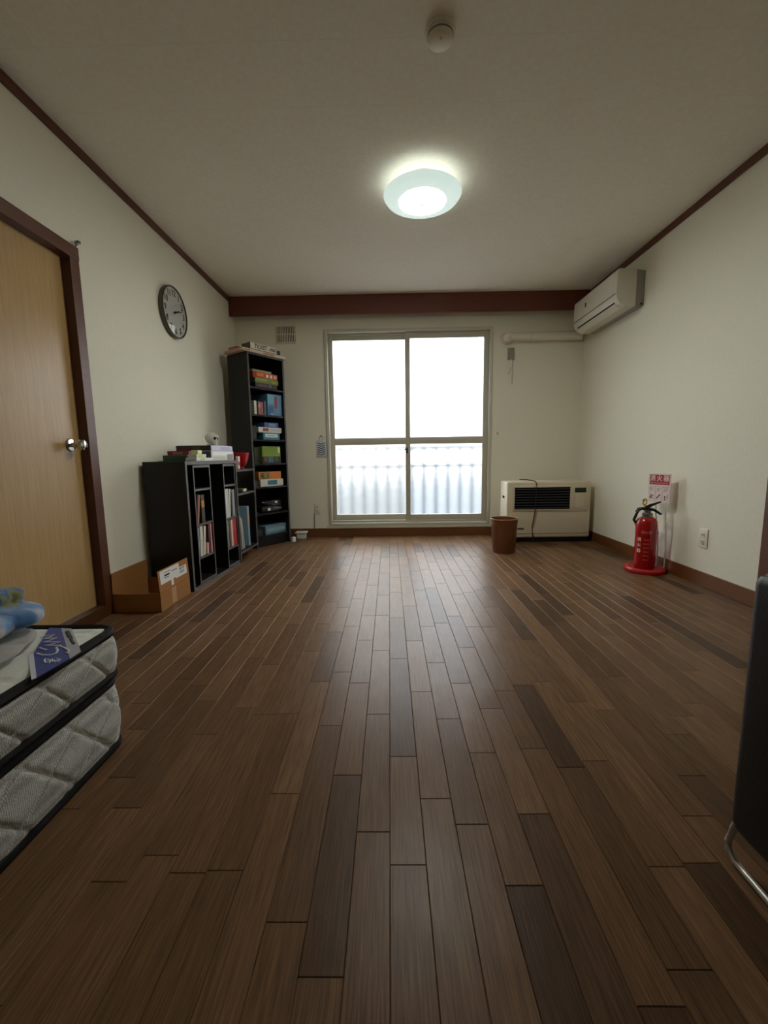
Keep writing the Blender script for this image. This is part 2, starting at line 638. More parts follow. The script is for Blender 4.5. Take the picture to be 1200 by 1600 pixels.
# ------------------------------------------------------------------ window
win = sempty('window_1', 'two-panel frosted sliding balcony window in a pale frame', 'window', (0, D, 0))
CW = .030
c_ = MB()
for (x0, x1, z0, z1) in ((WX0, WX0 + CW, WZ0, WZ1), (WX1 - CW, WX1, WZ0, WZ1), (WX0 + CW, WX1 - CW, WZ1 - CW, WZ1), (WX0 + CW, WX1 - CW, WZ0, WZ0 + CW)):
    MB().box(x0, x1, -.022, .13, z0, z1, .004).build('casing', M['alu2'], win, True)
MB().box(WX0 - .03, WX1 + .03, -.020, .0, WZ0 - .028, WZ0, .004).build('window_sill', M['alu2'], win, True)
MB().box(WX0 + CW, WX1 - CW, .0, .1, WZ0 + CW, WZ0 + CW + .022).build('track', M['alu'], win)
ZB, ZM0, ZM1, ZT = .226, .964, 1.036, 2.022
for nm, gx0, gx1, ox0, ox1, yy, gl, lab in (('left', -.570, .172, WX0 + CW, .222, .055, M['frost1'], 'sash glazed with greyer frosted glass'),
                                           ('right', .218, .968, .170, WX1 - CW, .012, M['frost2'], 'sash glazed with bluish frosted glass')):
    zt = WZ1 - CW - .002
    s = link('sash', None, win, lab)
    s.location = (0, yy, 0)
    t0 = .034
    MB().box(ox0, gx0, 0, t0, WZ0 + CW + .012, zt, .003).build('stile', M['alu'], s, True)
    MB().box(gx1, ox1, 0, t0, WZ0 + CW + .012, zt, .003).build('stile', M['alu'], s, True)
    MB().box(gx0, gx1, 0, t0, WZ0 + CW + .012, ZB, .003).build('bottom_rail', M['alu'], s, True)
    MB().box(gx0, gx1, 0, t0, ZM0, ZM1, .003).build('middle_rail', M['alu'], s, True)
    MB().box(gx0, gx1, 0, t0, ZT, zt, .003).build('top_rail', M['alu'], s, True)
    if nm == 'left':
        MB().box(ox0, gx1, -.012, 0, zt - .016, zt).build('head_track', M['alu2'], s)
    for z0, z1 in ((ZB, ZM0), (ZM1, ZT)):
        MB().box(gx0 - .002, gx1 + .002, .013, .018, z0 - .002, z1 + .002).build('pane', gl, s)
    if nm == 'right':
        MB().box(.176, .194, -.016, 0, .87, .93, .003).box(.158, .180, -.022, -.010, .905, .918, .003).build('latch', M['black'], s, True)
        MB().box(.170, .218, -.004, .02, WZ0 + CW + .006, WZ0 + CW + .016).build('seal', M['dark'], s)

# balcony seen through the frosted glass
gm = mat('grey_ground', (78, 82, 85), .9, spec=.1, var=.05, vscale=.3)
g_ = struct(MB().box(-60, 60, D + 1.8, 130, -3.3, -3.2).build('ground', gm), 'grey open ground below the balcony', 'ground')
struct(MB().box(-3, 3.4, D + T, D + 1.25, -.25, -.10).build('balcony_slab', mat('balcony_concrete', (190, 190, 186), .9)), 'pale concrete balcony slab outside the window', 'balcony')
ral = thing('balcony_railing', 'blue-grey balcony railing with upright bars behind the frosted glass', 'railing', (0, D + 1.1, -.10))
rm = mat('railing_paint', (60, 68, 78), .5)
MB().box(-2.9, 3.3, -.035, .035, 1.02, 1.085, .004).build('top_rail', rm, ral)
MB().box(-2.9, 3.3, -.018, .018, .80, .84).build('middle_rail', rm, ral)
MB().box(-2.9, 3.3, -.018, .018, .08, .115).build('bottom_rail', rm, ral)
bal = MB().box(-.021, .021, -.012, .012, .115, 1.02).mesh('baluster'); bal.materials.append(rm)
x = -2.85
while x < 3.3:
    o = link('baluster', bal, ral); o.location = (x, 0, 0); x += .157
for x in (-2.9, -.85, 1.25, 3.3):
    MB().box(x - .025, x + .025, -.025, .025, 0, 1.02).build('post', rm, ral)

# ------------------------------------------------------------------ door in the left wall
dr = sempty('door_1', 'light oak door with a round chrome knob in a dark brown frame', 'door', (A, 0, 0))
FX = .012
MB().box(-.10, FX, DL1 - .028, DL1 + .034, 0, DLZ + .033, .002).build('jamb', M['trim'], dr)
MB().box(-.10, FX, DL0 - .034, DL0 + .028, 0, DLZ + .033, .002).build('jamb', M['trim'], dr)
MB().box(-.10, FX + .003, DL0 - .034, DL1 + .034, DLZ - .028, DLZ + .034, .002).build('head', M['trim'], dr)
MB().box(-.10, FX, DL0 + .028, DL1 - .028, 0, .062, .002).build('threshold', M['sill'], dr)
lf = MB().box(-.068, -.032, DL0 + .031, DL1 - .031, .065, DLZ - .031, .001).build('leaf', M['oak'], dr)
kb = MB().lathe([(0, 0), (.030, 0), (.032, .003), (.028, .008), (.012, .010), (.011, .034), (.017, .040), (.026, .050), (.028, .060), (.024, .070), (.012, .075), (0, .0755)],
                28, (-.032, 2.085, .915), 'x').build('knob', M['chrome'], lf, True)
hk = MB().tube([(.012, DL1 + .020, DLZ + .034), (.016, DL1 + .022, DLZ + .050), (.026, DL1 + .022, DLZ + .062), (.036, DL1 + .02, DLZ + .056), (.036, DL1 + .018, DLZ + .046)], .004, 8)
hk.lathe([(0, 0), (.011, .001), (.012, .008), (.007, .012), (0, .013)], 14, (.012, DL1 + .022, DLZ + .052), 'x')
hk.build('metal_hook', M['steel'], dr, True)
# door frame on the right wall
d2 = sempty('door_2', 'dark brown door frame beside the black sofa', 'door', (B, 0, 0))
for a, b in ((DR1 - .02, DR1 + .047), (DR0 - .047, DR0 + .02)):
    MB().box(-.014, .10, a, b, 0, 1.89, .002).build('jamb', M['trim'], d2)
MB().box(-.016, .10, DR0 - .047, DR1 + .047, 1.83, 1.89, .002).build('head', M['trim'], d2)
l2 = MB().box(.04, .075, DR0 + .022, DR1 - .022, .01, 1.828).build('leaf', M['oak'], d2)
MB().lathe([(0, 0), (.03, 0), (.028, -.008), (.011, -.012), (.011, -.034), (.026, -.05), (.024, -.07), (0, -.075)], 24, (.04, DR0 + .09, .915), 'x').build('knob', M['chrome'], l2, True)

# ------------------------------------------------------------------ ceiling lamp and smoke detector
lp = thing('ceiling_lamp', 'round glowing ceiling lamp with a frosted dish shade', 'lamp', (.208, 2.635, H))
MB().lathe([(0, 0), (.11, 0), (.112, -.01), (.105, -.045), (.03, -.06), (0, -.06)], 40).build('base', M['white'], lp, True)
shade = emit_mat('lamp_shade_glow', (.74, .93, .86), .62)
core = emit_mat('lamp_core_glow', (.98, 1.0, .93), LAMP)
MB().lathe([(.135, -.1085), (.16, -.1055), (.19, -.099), (.212, -.088), (.221, -.076), (.223, -.073), (.219, -.071), (.208, -.083), (.186, -.093), (.135, -.101)], 56).build('shade', shade, lp, True)
MB().lathe([(0, -.114), (.05, -.1135), (.10, -.1115), (.136, -.1085), (.136, -.1005), (0, -.1005)], 48).build('glowing_centre', core, lp, True)
MB().lathe([(0, -.1003), (.158, -.1003), (.160, -.0985), (.158, -.097), (0, -.097)], 40).build('added_light_block', M['white'], lp, True)  # unseen disc added to stop the core shining up at the ceiling
MB().lathe([(0, -.126), (.012, -.125), (.015, -.120), (.015, -.1125), (0, -.1125)], 20).build('finial', emit_mat('finial_glow', (.8, .9, .78), .7), lp, True)  # knob given its own glow so it is not dark against the core
MB().lathe([(.118, -.055), (.150, -.055), (.150, -.066), (.118, -.066), (.118, -.055)], 40).build('added_glow_ring', emit_mat('ring_glow', (.95, 1, .95), 2), lp, True)  # unseen ring added above the shade to light a halo on the ceiling
sd = thing('smoke_detector', 'round white smoke detector on the ceiling', 'smoke detector', (.208, 1.775, H))
MB().lathe([(0, 0), (.054, 0), (.056, -.004), (.054, -.012), (0, -.012)], 36).build('mounting_plate', M['ivory'], sd, True)
MB().lathe([(.047, -.012), (.047, -.030), (.044, -.036), (.034, -.042), (0, -.043)], 36).build('sensor_drum', M['ivory'], sd, True)
MB().lathe([(.0475, -.020), (.0482, -.020), (.0482, -.026), (.0475, -.026), (.0475, -.020)], 36).build('vent_slot', solid((120, 114, 100)), sd)
MB().box(-.004, .004, -.024, -.014, -.0445, -.042).build('indicator', M['alu'], sd)

# ------------------------------------------------------------------ clock
ck = thing('wall_clock', 'round silver wall clock with dark rim above the bookshelf', 'clock', (A, 3.145, 1.88))
MB().lathe([(0, 0), (.172, 0), (.176, .006), (.176, .028), (.173, .033), (.167, .033), (.165, .029), (.165, .020), (0, .020)], 56, (0, 0, 0), 'x').build('case', mat('clock_rim', (96, 88, 78), .3, metal=.7), ck, True)
MB().lathe([(0, .0205), (.165, .0205), (.165, .025), (0, .025)], 56, (0, 0, 0), 'x').build('dial', mat('silver_dial', (186, 186, 178), .5, metal=0, var=.05, vscale=80), ck)
for k in range(1, 13):
    a = R(90 - 30 * k)
    # on the left wall the dial's right is -Y... the viewer faces -X, so right is +Y
    m4 = basis((.0256, .130 * math.cos(a), .130 * math.sin(a)), (0, 1, 0), (0, 0, 1))
    text(str(k), .056, M['ink'], ck, 'numeral', m4, ext=.0006, bold=.0012)


def hand(ang, ln, wd, x):
    a = R(90 - ang)
    d = Vector((0, math.cos(a), math.sin(a))); q = Vector((0, -d.z, d.y))
    mb = MB(); p = [Vector((0, 0, 0)) - d * .02 + q * wd, Vector((0, 0, 0)) - d * .02 - q * wd, d * ln - q * wd * .4, d * ln + q * wd * .4]
    lo = [mb.bm.verts.new(v + Vector((x, 0, 0))) for v in p]; hi = [mb.bm.verts.new(v + Vector((x + .0015, 0, 0))) for v in p]
    mb.bm.faces.new(lo); mb.bm.faces.new(hi)
    for i in range(4):
        mb.bm.faces.new((lo[i], lo[(i + 1) % 4], hi[(i + 1) % 4], hi[i]))
    bmesh.ops.recalc_face_normals(mb.bm, faces=mb.bm.faces[:])
    return mb


hand(66, .075, .005, .0268).build('hour_hand', M['ink'], ck)
hand(72, .112, .0035, .0286).build('minute_hand', M['ink'], ck)
MB().lathe([(0, .025), (.007, .025), (.007, .031), (0, .032)], 16, (0, 0, 0), 'x').build('pivot', M['ink'], ck)
MB().lathe([(.166, .031), (.13, .038), (.09, .0425), (.045, .0455), (0, .0465)], 48, (0, 0, 0), 'x').build('glass', M['clear'], ck, True)

# ------------------------------------------------------------------ things on the window wall
vt = thing('wall_vent', 'small square slatted vent cover under the curtain box', 'vent', (-1.028, D, 2.072))
mb = MB()
for x0, x1, z0, z1 in ((-.108, -.094, -.088, .088), (.094, .108, -.088, .088), (-.094, .094, .076, .088), (-.094, .094, -.088, -.076)):
    mb.box(x0, x1, -.012, 0, z0, z1, .002)
mb.build('frame', M['ivory'], vt)
MB().box(-.094, .094, -.003, 0, -.076, .076).build('opening', M['dark'], vt)
sl = MB().box(-.0045, .0045, -.011, -.003, -.076, .076, .001).mesh('slat'); sl.materials.append(M['ivory'])
for k in range(11):
    o = link('slat', sl, vt); o.location = (-.085 + .017 * k, 0, 0)
MB().box(-.094, .094, -.0115, -.008, -.004, .004).build('cross_bar', M['ivory'], vt)


def outlet(name, label, loc, rz, cord=None, holes=2):
    t = thing(name, label, 'outlet', loc, rz)
    MB().box(-.035, .035, -.008, 0, -.06, .06, .003).build('plate', M['ivory'], t, True)
    for dz in (.022, -.022):
        f = MB().box(-.014, .014, -.0105, -.008, dz - .014, dz + .014, .002).build('socket', M['ivory'], t, True)
        for dx in (-.0055, .0055):
            MB().box(dx - .0014, dx + .0014, -.0112, -.0104, dz - .004, dz + .006).build('slot', M['dark'], f)
    return t


outlet('power_outlet', 'ivory double power outlet on the wall beside the fire extinguisher', (B, 2.612, .302), -PI / 2)
o2 = outlet('power_outlet', 'ivory double power outlet between the tall bookcase and the window', (-.772, D, .30), 0)
cm = MB().tube([(-.03, -.010, -.06), (-.033, -.010, -.10), (-.033, -.012, -.15), (-.032, -.012, -.205)], .004, 8).build('cord_cover', mat('grey_cord', (120, 118, 108), .6), o2, True)

tagc = thing('hanging_wall_tag', 'white card with dark blue wavy stripes hanging beside the window', 'wall tag', (-.706, D, .928))
MB().box(-.052, .052, -.010, -.002, -.083, .083, .003).build('card', mat('pale_blue_card', (206, 212, 216), .5), tagc, True)
sm = mat('navy_stripe', (38, 54, 108), .5)
for k in range(6):
    z = .055 - k * .022
    p = [(-.037 + .074 * j / 12, -.0105, z + .006 * math.cos(PI * j / 6)) for j in range(13)]
    MB().tube(p, .0042, 6).build('stripe', sm, tagc)
MB().tube([(.02 * math.sin(a), -.008, .105 + .028 * math.cos(a)) for a in [2 * PI * k / 18 for k in range(18)]], .003, 6, True).build('string_loop', M['lab_grey'], tagc)
MB().lathe([(0, 0), (.008, 0), (.008, -.014), (0, -.015)], 12, (0, 0, .132), 'y').build('wall_pin', M['steel'], tagc)
wh = MB().box(-.006, .006, -.012, 0, -.014, .014, .003).tube([(0, -.010, -.01), (0, -.02, -.012), (0, -.022, -.002)], .0025, 6).build('wall_hook', M['alu'], None, True)
wh.location = (1.116, D, 1.061)
tag(wh, 'tiny grey hook on the wall between window and heater', 'hook')

pc = thing('aircon_pipe_cover', 'fat white pipe cover running from air conditioner along window wall', 'pipe', (1.15, D, 2.0))
MB().tube([(.06, -.045, 0), (.40, -.045, -.001), (.74, -.045, 0), (.765, -.048, 0)], .043, 20).build('pipe', M['ivory'], pc, True)
MB().lathe([(0, 0), (.062, 0), (.060, -.02), (.052, -.045), (.044, -.075), (.025, -.092), (0, -.096)], 28, (.042, 0, -.004), 'y').build('wall_elbow', M['ivory'], pc, True)
MB().tube([(.26, -.045, 0), (.268, -.045, 0)], .0445, 20).build('tape_seam', M['alu2'], pc, True)
pl = thing('aircon_plug', 'grey plug and outlet with a short hanging cord under the pipe', 'plug', (1.232, D, 1.845))
MB().box(-.035, .035, -.008, 0, -.06, .06, .003).build('outlet_plate', M['alu2'], pl, True)
MB().box(-.026, .026, -.038, -.008, -.056, .05, .006).build('plug_body', mat('plug_grey', (140, 138, 126), .5), pl, True)
MB().tube([(.003, -.03, -.05), (.006, -.03, -.12), (.008, -.026, -.20), (.014, -.02, -.26), (.018, -.012, -.295)], .0045, 8).build('cord', M['ivory'], pl, True)
MB().tube([(.006, -.03, -.12), (-.006, -.028, -.16), (-.018, -.022, -.185)], .003, 8).lathe([(0, 0), (.008, -.004), (.008, -.012), (0, -.016)], 10, (-.018, -.022, -.182)).build('cord_tag', M['alu'], pl, True)

# ------------------------------------------------------------------ air conditioner
ac = thing('air_conditioner', 'white wall-mounted air conditioner in the corner above the heater', 'air conditioner', (B, 3.41, 1.95))
L_ = .75
prof = [(-.070, .276), (-.205, .276), (-.218, .268), (-.220, .25), (-.220, .09), (-.212, .055), (-.190, .025), (-.150, .004), (-.070, .004)]
MB().prism(prof, 'y', 0, L_, .004).build('casing', M['acw'], ac, True)
MB().prism([(0, .262), (-.072, .272), (-.072, .008), (-.04, .0), (0, .012)], 'y', .012, L_ - .012, .004).build('back_plate', M['acg'], ac, True)
MB().box(-.2215, -.216, .01, L_ - .008, .096, .101).build('panel_gap', M['dark'], ac)
MB().prism([(-.2065, .047), (-.2010, .038), (-.1985, .040), (-.2035, .050)], 'y', .05, L_ - .05).build('flap_gap', M['dark'], ac)
MB().prism([(-.197, .030), (-.156, .0035), (-.156, .0015), (-.199, .028)], 'y', .05, L_ - .05).build('air_flap', M['acw'], ac)
MB().box(-.2225, -.2195, .505, .525, .170, .205, .001).build('emblem', M['ink'], ac)
MB().box(-.2213, -.2195, .04, .05, .10, .262).build('panel_edge', M['acw'], ac)
MB().box(-.035, -.02, -.002, .002, .012, .022).build('cover_screw', M['dark'], ac)

# ------------------------------------------------------------------ heater
ht = thing('oil_heater', 'ivory floor-standing room heater with a black louvred grille', 'heater', (1.112, 3.985, 0))
HW, HD, HH = .795, .25, .585
MB().box(0, HW, 0, HD, .045, HH, .018, 3).build('body', M['ivory2'], ht, True)
MB().box(.02, HW - .02, .02, HD - .02, 0, .05).build('plinth', M['black'], ht)
MB().box(.055, HW - .03, -.006, .004, .30, .545, .003).build('front_panel', M['ivory2'], ht, True)
MB().box(.066, .592, -.008, .0, .322, .530).build('grille_opening', M['dark'], ht)
sl = MB().prism([(-.018, -.002), (-.006, .006), (-.004, .004), (-.016, -.005)], 'x', .068, .590).mesh('grille_slat'); sl.materials.append(mat('grille_grey', (74, 73, 78), .4))
for k in range(8):
    o = link('grille_slat', sl, ht); o.location = (0, .004, .335 + .0255 * k)
for x0, x1, z0, z1 in ((.060, .068, .318, .534), (.590, .598, .318, .534), (.06, .598, .530, .537), (.06, .598, .315, .322)):
    MB().box(x0, x1, -.012, -.005, z0, z1).build('grille_rim', M['ivory2'], ht)
MB().box(.636, .74, -.010, -.004, .478, .522, .002).build('display', M['black'], ht)
MB().box(.652, .724, -.0115, -.0095, .490, .510).build('display_window', mat('display_green', (34, 48, 42), .2), ht)
MB().box(.640, .738, -.0095, -.005, .330, .470, .003).build('control_lid', M['ivory2'], ht, True)
MB().box(.105, .165, -.004, .002, .128, .144, .001).build('maker_plate', mat('plate_bronze', (92, 84, 62), .4), ht)
MB().box(.02, HW - .02, -.003, .004, .085, .090).build('groove_shadow_strip', mat('heater_shadow_line', (150, 140, 118), .5), ht)  # raised strip, the shadow of a groove is put into its colour
MB().box(-.003, .004, .09, .15, .42, .445, .002).build('side_handle', M['dark'], ht)
_c = (MB().tube([(1.26, 4.10, .600), (1.32, 4.06, .5985), (1.36, 4.02, .592), (1.375, 3.985, .586), (1.378, 3.966, .57), (1.377, 3.960, .50), (1.375, 3.960, .40), (1.372, 3.960, .31), (1.362, 3.968, .22), (1.352, 3.972, .15), (1.357, 3.972, .09), (1.372, 3.968, .006), (1.40, 3.99, .004)], .0048, 8).mesh('power_cord', True))
_c.transform(Matrix.Translation((-1.112, -3.985, 0))); _c.materials.append(mat('dark_grey_cord', (44, 42, 38), .5))
link('power_cord', _c, ht, 'thin dark cord hanging over the front')

# ------------------------------------------------------------------ waste bin
bn = thing('waste_bin', 'round brown tapered waste bin in front of the heater', 'bin', (.985, 3.60, 0))
MB().lathe([(0, 0), (.092, 0), (.094, .004), (.113, .292), (.108, .292), (.090, .010), (0, .010)], 40).build('tub', M['bin'], bn, True)
MB().lathe([(.1085, .288), (.1165, .288), (.1175, .294), (.1145, .299), (.1085, .297), (.1085, .288)], 40).build('rim', mat('bin_rim', (150, 108, 74), .35), bn, True)

# ------------------------------------------------------------------ fire extinguisher and its stand
EX = (1.812, 2.955)
st = thing('extinguisher_stand', 'red round floor stand with a fire extinguisher sign on white rods', 'stand', (EX[0], EX[1], 0))
MB().lathe([(0, 0), (.128, 0), (.133, .006), (.131, .022), (.118, .034), (.110, .034), (.100, .022), (.085, .018), (0, .018)], 48, (.005, 0, 0)).build('base_dish', M['redp'], st, True)
r1 = [(.112, -.045, .024), (.112, -.050, .15), (.100, -.055, .30), (.092, -.052, .42), (.086, -.045, .52)]
r2 = [(.105, .030, .024), (.104, .025, .15), (.090, .015, .28), (.078, .030, .40), (.070, .035, .52)]
for p in (r1, r2):
    MB().tube(p, .0055, 8).build('rod', M['white'], st, True)
MB().tube([(.0725, .01, .27), (.084, .012, .272), (.094, .014, .27)], .004, 6).build('clip', M['dark'], st)
# sign plate: seen face looks to -X (a little toward the camera)
c0 = Vector((.050, .090, .505)); c1 = Vector((.090, -.085, .505))
exd = (c1 - c0).normalized(); SW = (c1 - c0).length; SH = .205
sg = MB()
nrm = exd.cross(Vector((0, 0, 1)))           # towards the room
sgm = basis(c0 + Vector((0, 0, -.015)), exd, (0, 0, 1))
MB().box(0, SW, 0, SH, -.003, 0, .0008)
plate = MB().box(0, SW, 0, SH, -.003, 0, .0008).mesh('sign_plate'); plate.transform(sgm); plate.materials.append(M['sign_white'])
plate = link('sign_plate', plate, st, 'white sign with red 消火器 heading')


def onsign(mb, name, m):
    me = mb.mesh(name); me.transform(sgm); me.materials.append(m)
    return link(name, me, plate)


onsign(MB().box(.008, SW - .008, .125, SH - .010, 0, .0006), 'red_heading', M['sign_red'])
for i, ch in enumerate('消火器'):
    text(ch, .046, M['sign_white'], plate, 'character', sgm @ Matrix.Translation((.035 + i * (SW - .07) / 2, .168, .0010)), bold=.0006)
text('FIRE EXTINGUISHER', .0165, M['pink'], plate, 'lettering', sgm @ Matrix.Translation((SW / 2, .136, .0010)))
for xx in (SW / 3, SW * 2 / 3):
    onsign(MB().box(xx - .0008, xx + .0008, .012, .108, 0, .0005), 'divider', M['ink'])
onsign(MB().box(.010, SW - .01, .110, .1115, 0, .0005), 'divider', M['ink'])
for i in range(3):
    xx = .012 + i * SW / 3
    for j in range(3):
        onsign(MB().box(xx, xx + .034 - .006 * j, .098 - j * .009, .1015 - j * .009, 0, .0005), 'print_line', mat('print_grey', (150, 120, 118), .6))
dk = M['ink']
onsign(MB().tube([(.016, .036, .001), (.030, .046, .001), (.046, .048, .001)], .0026, 6).tube([(.018, .026, .001), (.030, .036, .001), (.044, .026, .001)], .0026, 6).tube([(.020, .058, .001), (.030, .046, .001)], .0018, 6), 'pictogram_lever', dk)
onsign(MB().tube([(SW / 3 + .012, .028, .001), (SW / 3 + .042, .058, .001)], .0032, 6), 'pictogram_hose', dk)
onsign(MB().lathe([(0, 0), (.0065, 0), (.0065, .001), (0, .001)], 14, (SW * 2 / 3 + .022, .042, 0)).lathe([(0, 0), (.0055, 0), (.0055, .001), (0, .001)], 14, (SW * 2 / 3 + .022, .026, 0)).tube([(SW * 2 / 3 + .040, .03, .001), (SW * 2 / 3 + .042, .06, .001)], .0015, 6), 'pictogram_squeeze', dk)

ex = thing('fire_extinguisher', 'glossy red fire extinguisher with black handle on its red stand', 'fire extinguisher', (EX[0], EX[1], .0188))
RB = .067
MB().lathe([(0, .003), (.058, 0), (.064, .006), (RB, .02), (RB, .320), (.064, .342), (.056, .360), (.040, .369), (.028, .372), (0, .372)], 44).build('cylinder', M['red'], ex, True)
MB().lathe([(.028, .368), (.034, .371), (.034, .395), (.028, .400), (.022, .402), (.022, .418), (0, .418)], 28).build('valve_collar', M['steel'], ex, True)
MB().prism([(-.075, .405), (-.060, .432), (-.02, .440), (.04, .432), (.088, .398), (.080, .390), (.035, .415), (-.04, .418), (-.066, .398)], 'y', -.011, .011, .002).build('carry_handle', M['black'], ex, True).rotation_euler.z = R(-40)
MB().prism([(-.030, .438), (.01, .462), (.074, .486), (.078, .478), (.03, .450), (.012, .436)], 'y', -.009, .009, .002).build('squeeze_lever', M['black'], ex, True).rotation_euler.z = R(-40)
MB().tube([(-.045, 0, .430), (-.066, -.004, .418), (-.078, -.004, .395), (-.079, .010, .368), (-.066, .046, .345), (-.035, .074, .320), (-.01, .080, .26), (0, .080, .14)], .009, 10).build('hose', M['black'], ex, True)
MB().tube([(-.030, 0, .475 + .0)] + [(-.024 + .014 * math.sin(a), -.001, .478 + .022 * math.cos(a)) for a in [2 * PI * k / 14 for k in range(14)]], .0042, 6).tube([(-.022, 0, .436), (-.024, 0, .458)], .004, 6).build('safety_pin', M['yellow'], ex, True)


def wrap(ang0):
    def f(co):
        a = ang0 + co.x / RB
        return Vector(((RB + .0004 + co.z) * math.cos(a), (RB + .0004 + co.z) * math.sin(a), co.y))
    return f


va = math.atan2(-EX[1], -EX[0])
for i, ch in enumerate('消火器'):
    text(ch, .030, M['sign_white'], ex, 'character', Matrix.Translation((0, 0, .215 - i * .040)), bend=wrap(va - .62), bold=.0004)
text('消火器', .022, M['pink'], ex, 'lettering', Matrix.Translation((0, 0, .268)), bend=wrap(va + .05))
for k in range(6):
    me = MB()
    for j in range(8):
        a0 = va - .16 + .5 * j / 8; a1 = a0 + .5 / 8
        z0 = .07 + k * .028; rr = RB + .0005
        me.quad((rr * math.cos(a0), rr * math.sin(a0), z0), (rr * math.cos(a1), rr * math.sin(a1), z0), (rr * math.cos(a1), rr * math.sin(a1), z0 + .010), (rr * math.cos(a0), rr * math.sin(a0), z0 + .010))
    me.build('print_line', mat('faint_print', (196, 70, 70), .4), ex)

# ------------------------------------------------------------------ bookcases
LOW_P, LOW_A = (-1.252, 2.57), math.atan2(.730, .049)     # local x runs along the front, y goes back to the wall
TALL_P, TALL_A = (-1.242, 3.82), math.atan2(.346, .236)


def lowp(s, dep, z):
    return (LOW_P[0] + s * math.cos(LOW_A) - dep * math.sin(LOW_A), LOW_P[1] + s * math.sin(LOW_A) + dep * math.cos(LOW_A), z)


def tallp(s, dep, z):
    return (TALL_P[0] + s * math.cos(TALL_A) - dep * math.sin(TALL_A), TALL_P[1] + s * math.sin(TALL_A) + dep * math.cos(TALL_A), z)


def panel(name, par, x0, x1, y0, y1, z0, z1, m=None, edge=True):
    p = MB().box(x0, x1, y0 + (.001 if edge else 0), y1, z0, z1).build(name, m or M['lam'], par)
    if edge:
        MB().box(x0, x1, y0, y0 + .001, z0, z1).build('edge_band', M['edge'], p)
    return p


lc = thing('sliding_bookcase', 'low black bookcase with two narrow sliding racks against the wall', 'bookcase', (*LOW_P, 0), LOW_A)
LWD, LDP, LHT = .732, .272, .825
panel('side_panel', lc, 0, .020, 0, LDP, 0, LHT - .022)
panel('side_panel', lc, LWD - .016, LWD, 0, LDP, 0, LHT - .022)
panel('top_panel', lc, -.004, LWD + .002, -.003, LDP, LHT - .022, LHT)
panel('bottom_panel', lc, .02, LWD - .016, .004, LDP, 0, .018)
panel('back_panel', lc, .02, LWD - .016, LDP - .008, LDP - .001, .018, LHT - .022, None, False)
for z in (.22, .42, .62):
    panel('rear_shelf', lc, .02, LWD - .016, .175, LDP - .008, z, z + .014)
RK = {}
for nm, s0, s1, shz in (('a', .095, .318, (.195, .415, .645)), ('b', .512, .712, (.165, .395, .645))):
    r = link('sliding_rack', None, lc)
    panel('rack_side', r, s0, s0 + .013, .006, .165, .020, LHT - .026)
    panel('rack_side', r, s1 - .013, s1, .006, .165, .020, LHT - .026)
    panel('rack_top', r, s0 + .013, s1 - .013, .006, .165, LHT - .042, LHT - .026)
    panel('rack_base', r, s0 + .013, s1 - .013, .006, .165, .020, .034)
    panel('rack_back', r, s0 + .013, s1 - .013, .158, .165, .034, LHT - .042, None, False)
    for z in shz:
        panel('rack_shelf', r, s0 + .013, s1 - .013, .008, .158, z - .014, z)

tb = thing('tall_bookcase', 'tall narrow black bookcase set across the corner beside the window', 'bookcase', (*TALL_P, 0), TALL_A)
TW, TD, TH = .420, .285, 1.775
panel('side_panel', tb, 0, .018, 0, TD, 0, TH, None, True)
panel('side_panel', tb, TW - .018, TW, 0, TD, 0, TH, None, True)
panel('top_panel', tb, .018, TW - .018, 0, TD, TH - .018, TH, M['lamblue'])
panel('back_panel', tb, .018, TW - .018, TD - .006, TD - .001, .0, TH - .018, M['lamblue'], False)
SHZ = [.105, .322, .572, .790, 1.012, 1.238, 1.480]
for z in SHZ:
    panel('shelf', tb, .018, TW - .018, .006, TD - .006, z - .016, z, M['lamblue'], False)
panel('kick_board', tb, .018, TW - .018, .03, .045, 0, .089, M['lamblue'], False)

# open corner shelf between the two
cs = thing('corner_shelf', 'low open black shelf unit between the two bookcases', 'shelf', (A + .014, 3.335, 0))
CX = .318
for z in (.082, .560, .752):
    q = MB().prism([(0, 0), (CX, 0), (CX + .012, .40), (.16, .425), (0, .425)], 'z', z - .018, z).build('shelf', M['lam'], cs)
    MB().prism([(CX, .0), (CX + .001, .0), (CX + .013, .40), (CX + .012, .40)], 'z', z - .018, z).build('edge_band', M['edge'], q)
MB().box(0, CX, -.014, 0, 0, .752).build('side_panel', M['lam'], cs)
MB().box(0, .008, 0, .425, 0, .90).build('back_panel', M['lam'], cs)


# ------------------------------------------------------------------ books and boxes
def book(label, pos, rz, th, hgt, dep, col, tilt=0, group=None, band=None):
    """spine faces local -y; th along local x; standing"""
    t = thing('book', label, 'book', (pos[0], pos[1], pos[2] + .0008), rz, group)
    t.rotation_euler = (0, tilt, rz)
    if tilt > 0:
        t.location.z += th * math.sin(tilt)
    c = solid(col, .5)
    MB().box(.001, th - .001, .003, dep - .003, .003, hgt - .003).build('page_block', M['pages'], t)
    cv = MB().box(0, .0015, 0, dep, 0, hgt).box(th - .0015, th, 0, dep, 0, hgt).box(.0015, th - .0015, 0, .002, 0, hgt)
    cv.build('cover', c, t)
    if band:
        MB().box(.001, th - .001, -.0006, 0, hgt * .55, hgt * .8).build('spine_label', solid(band, .5), t)
    return t


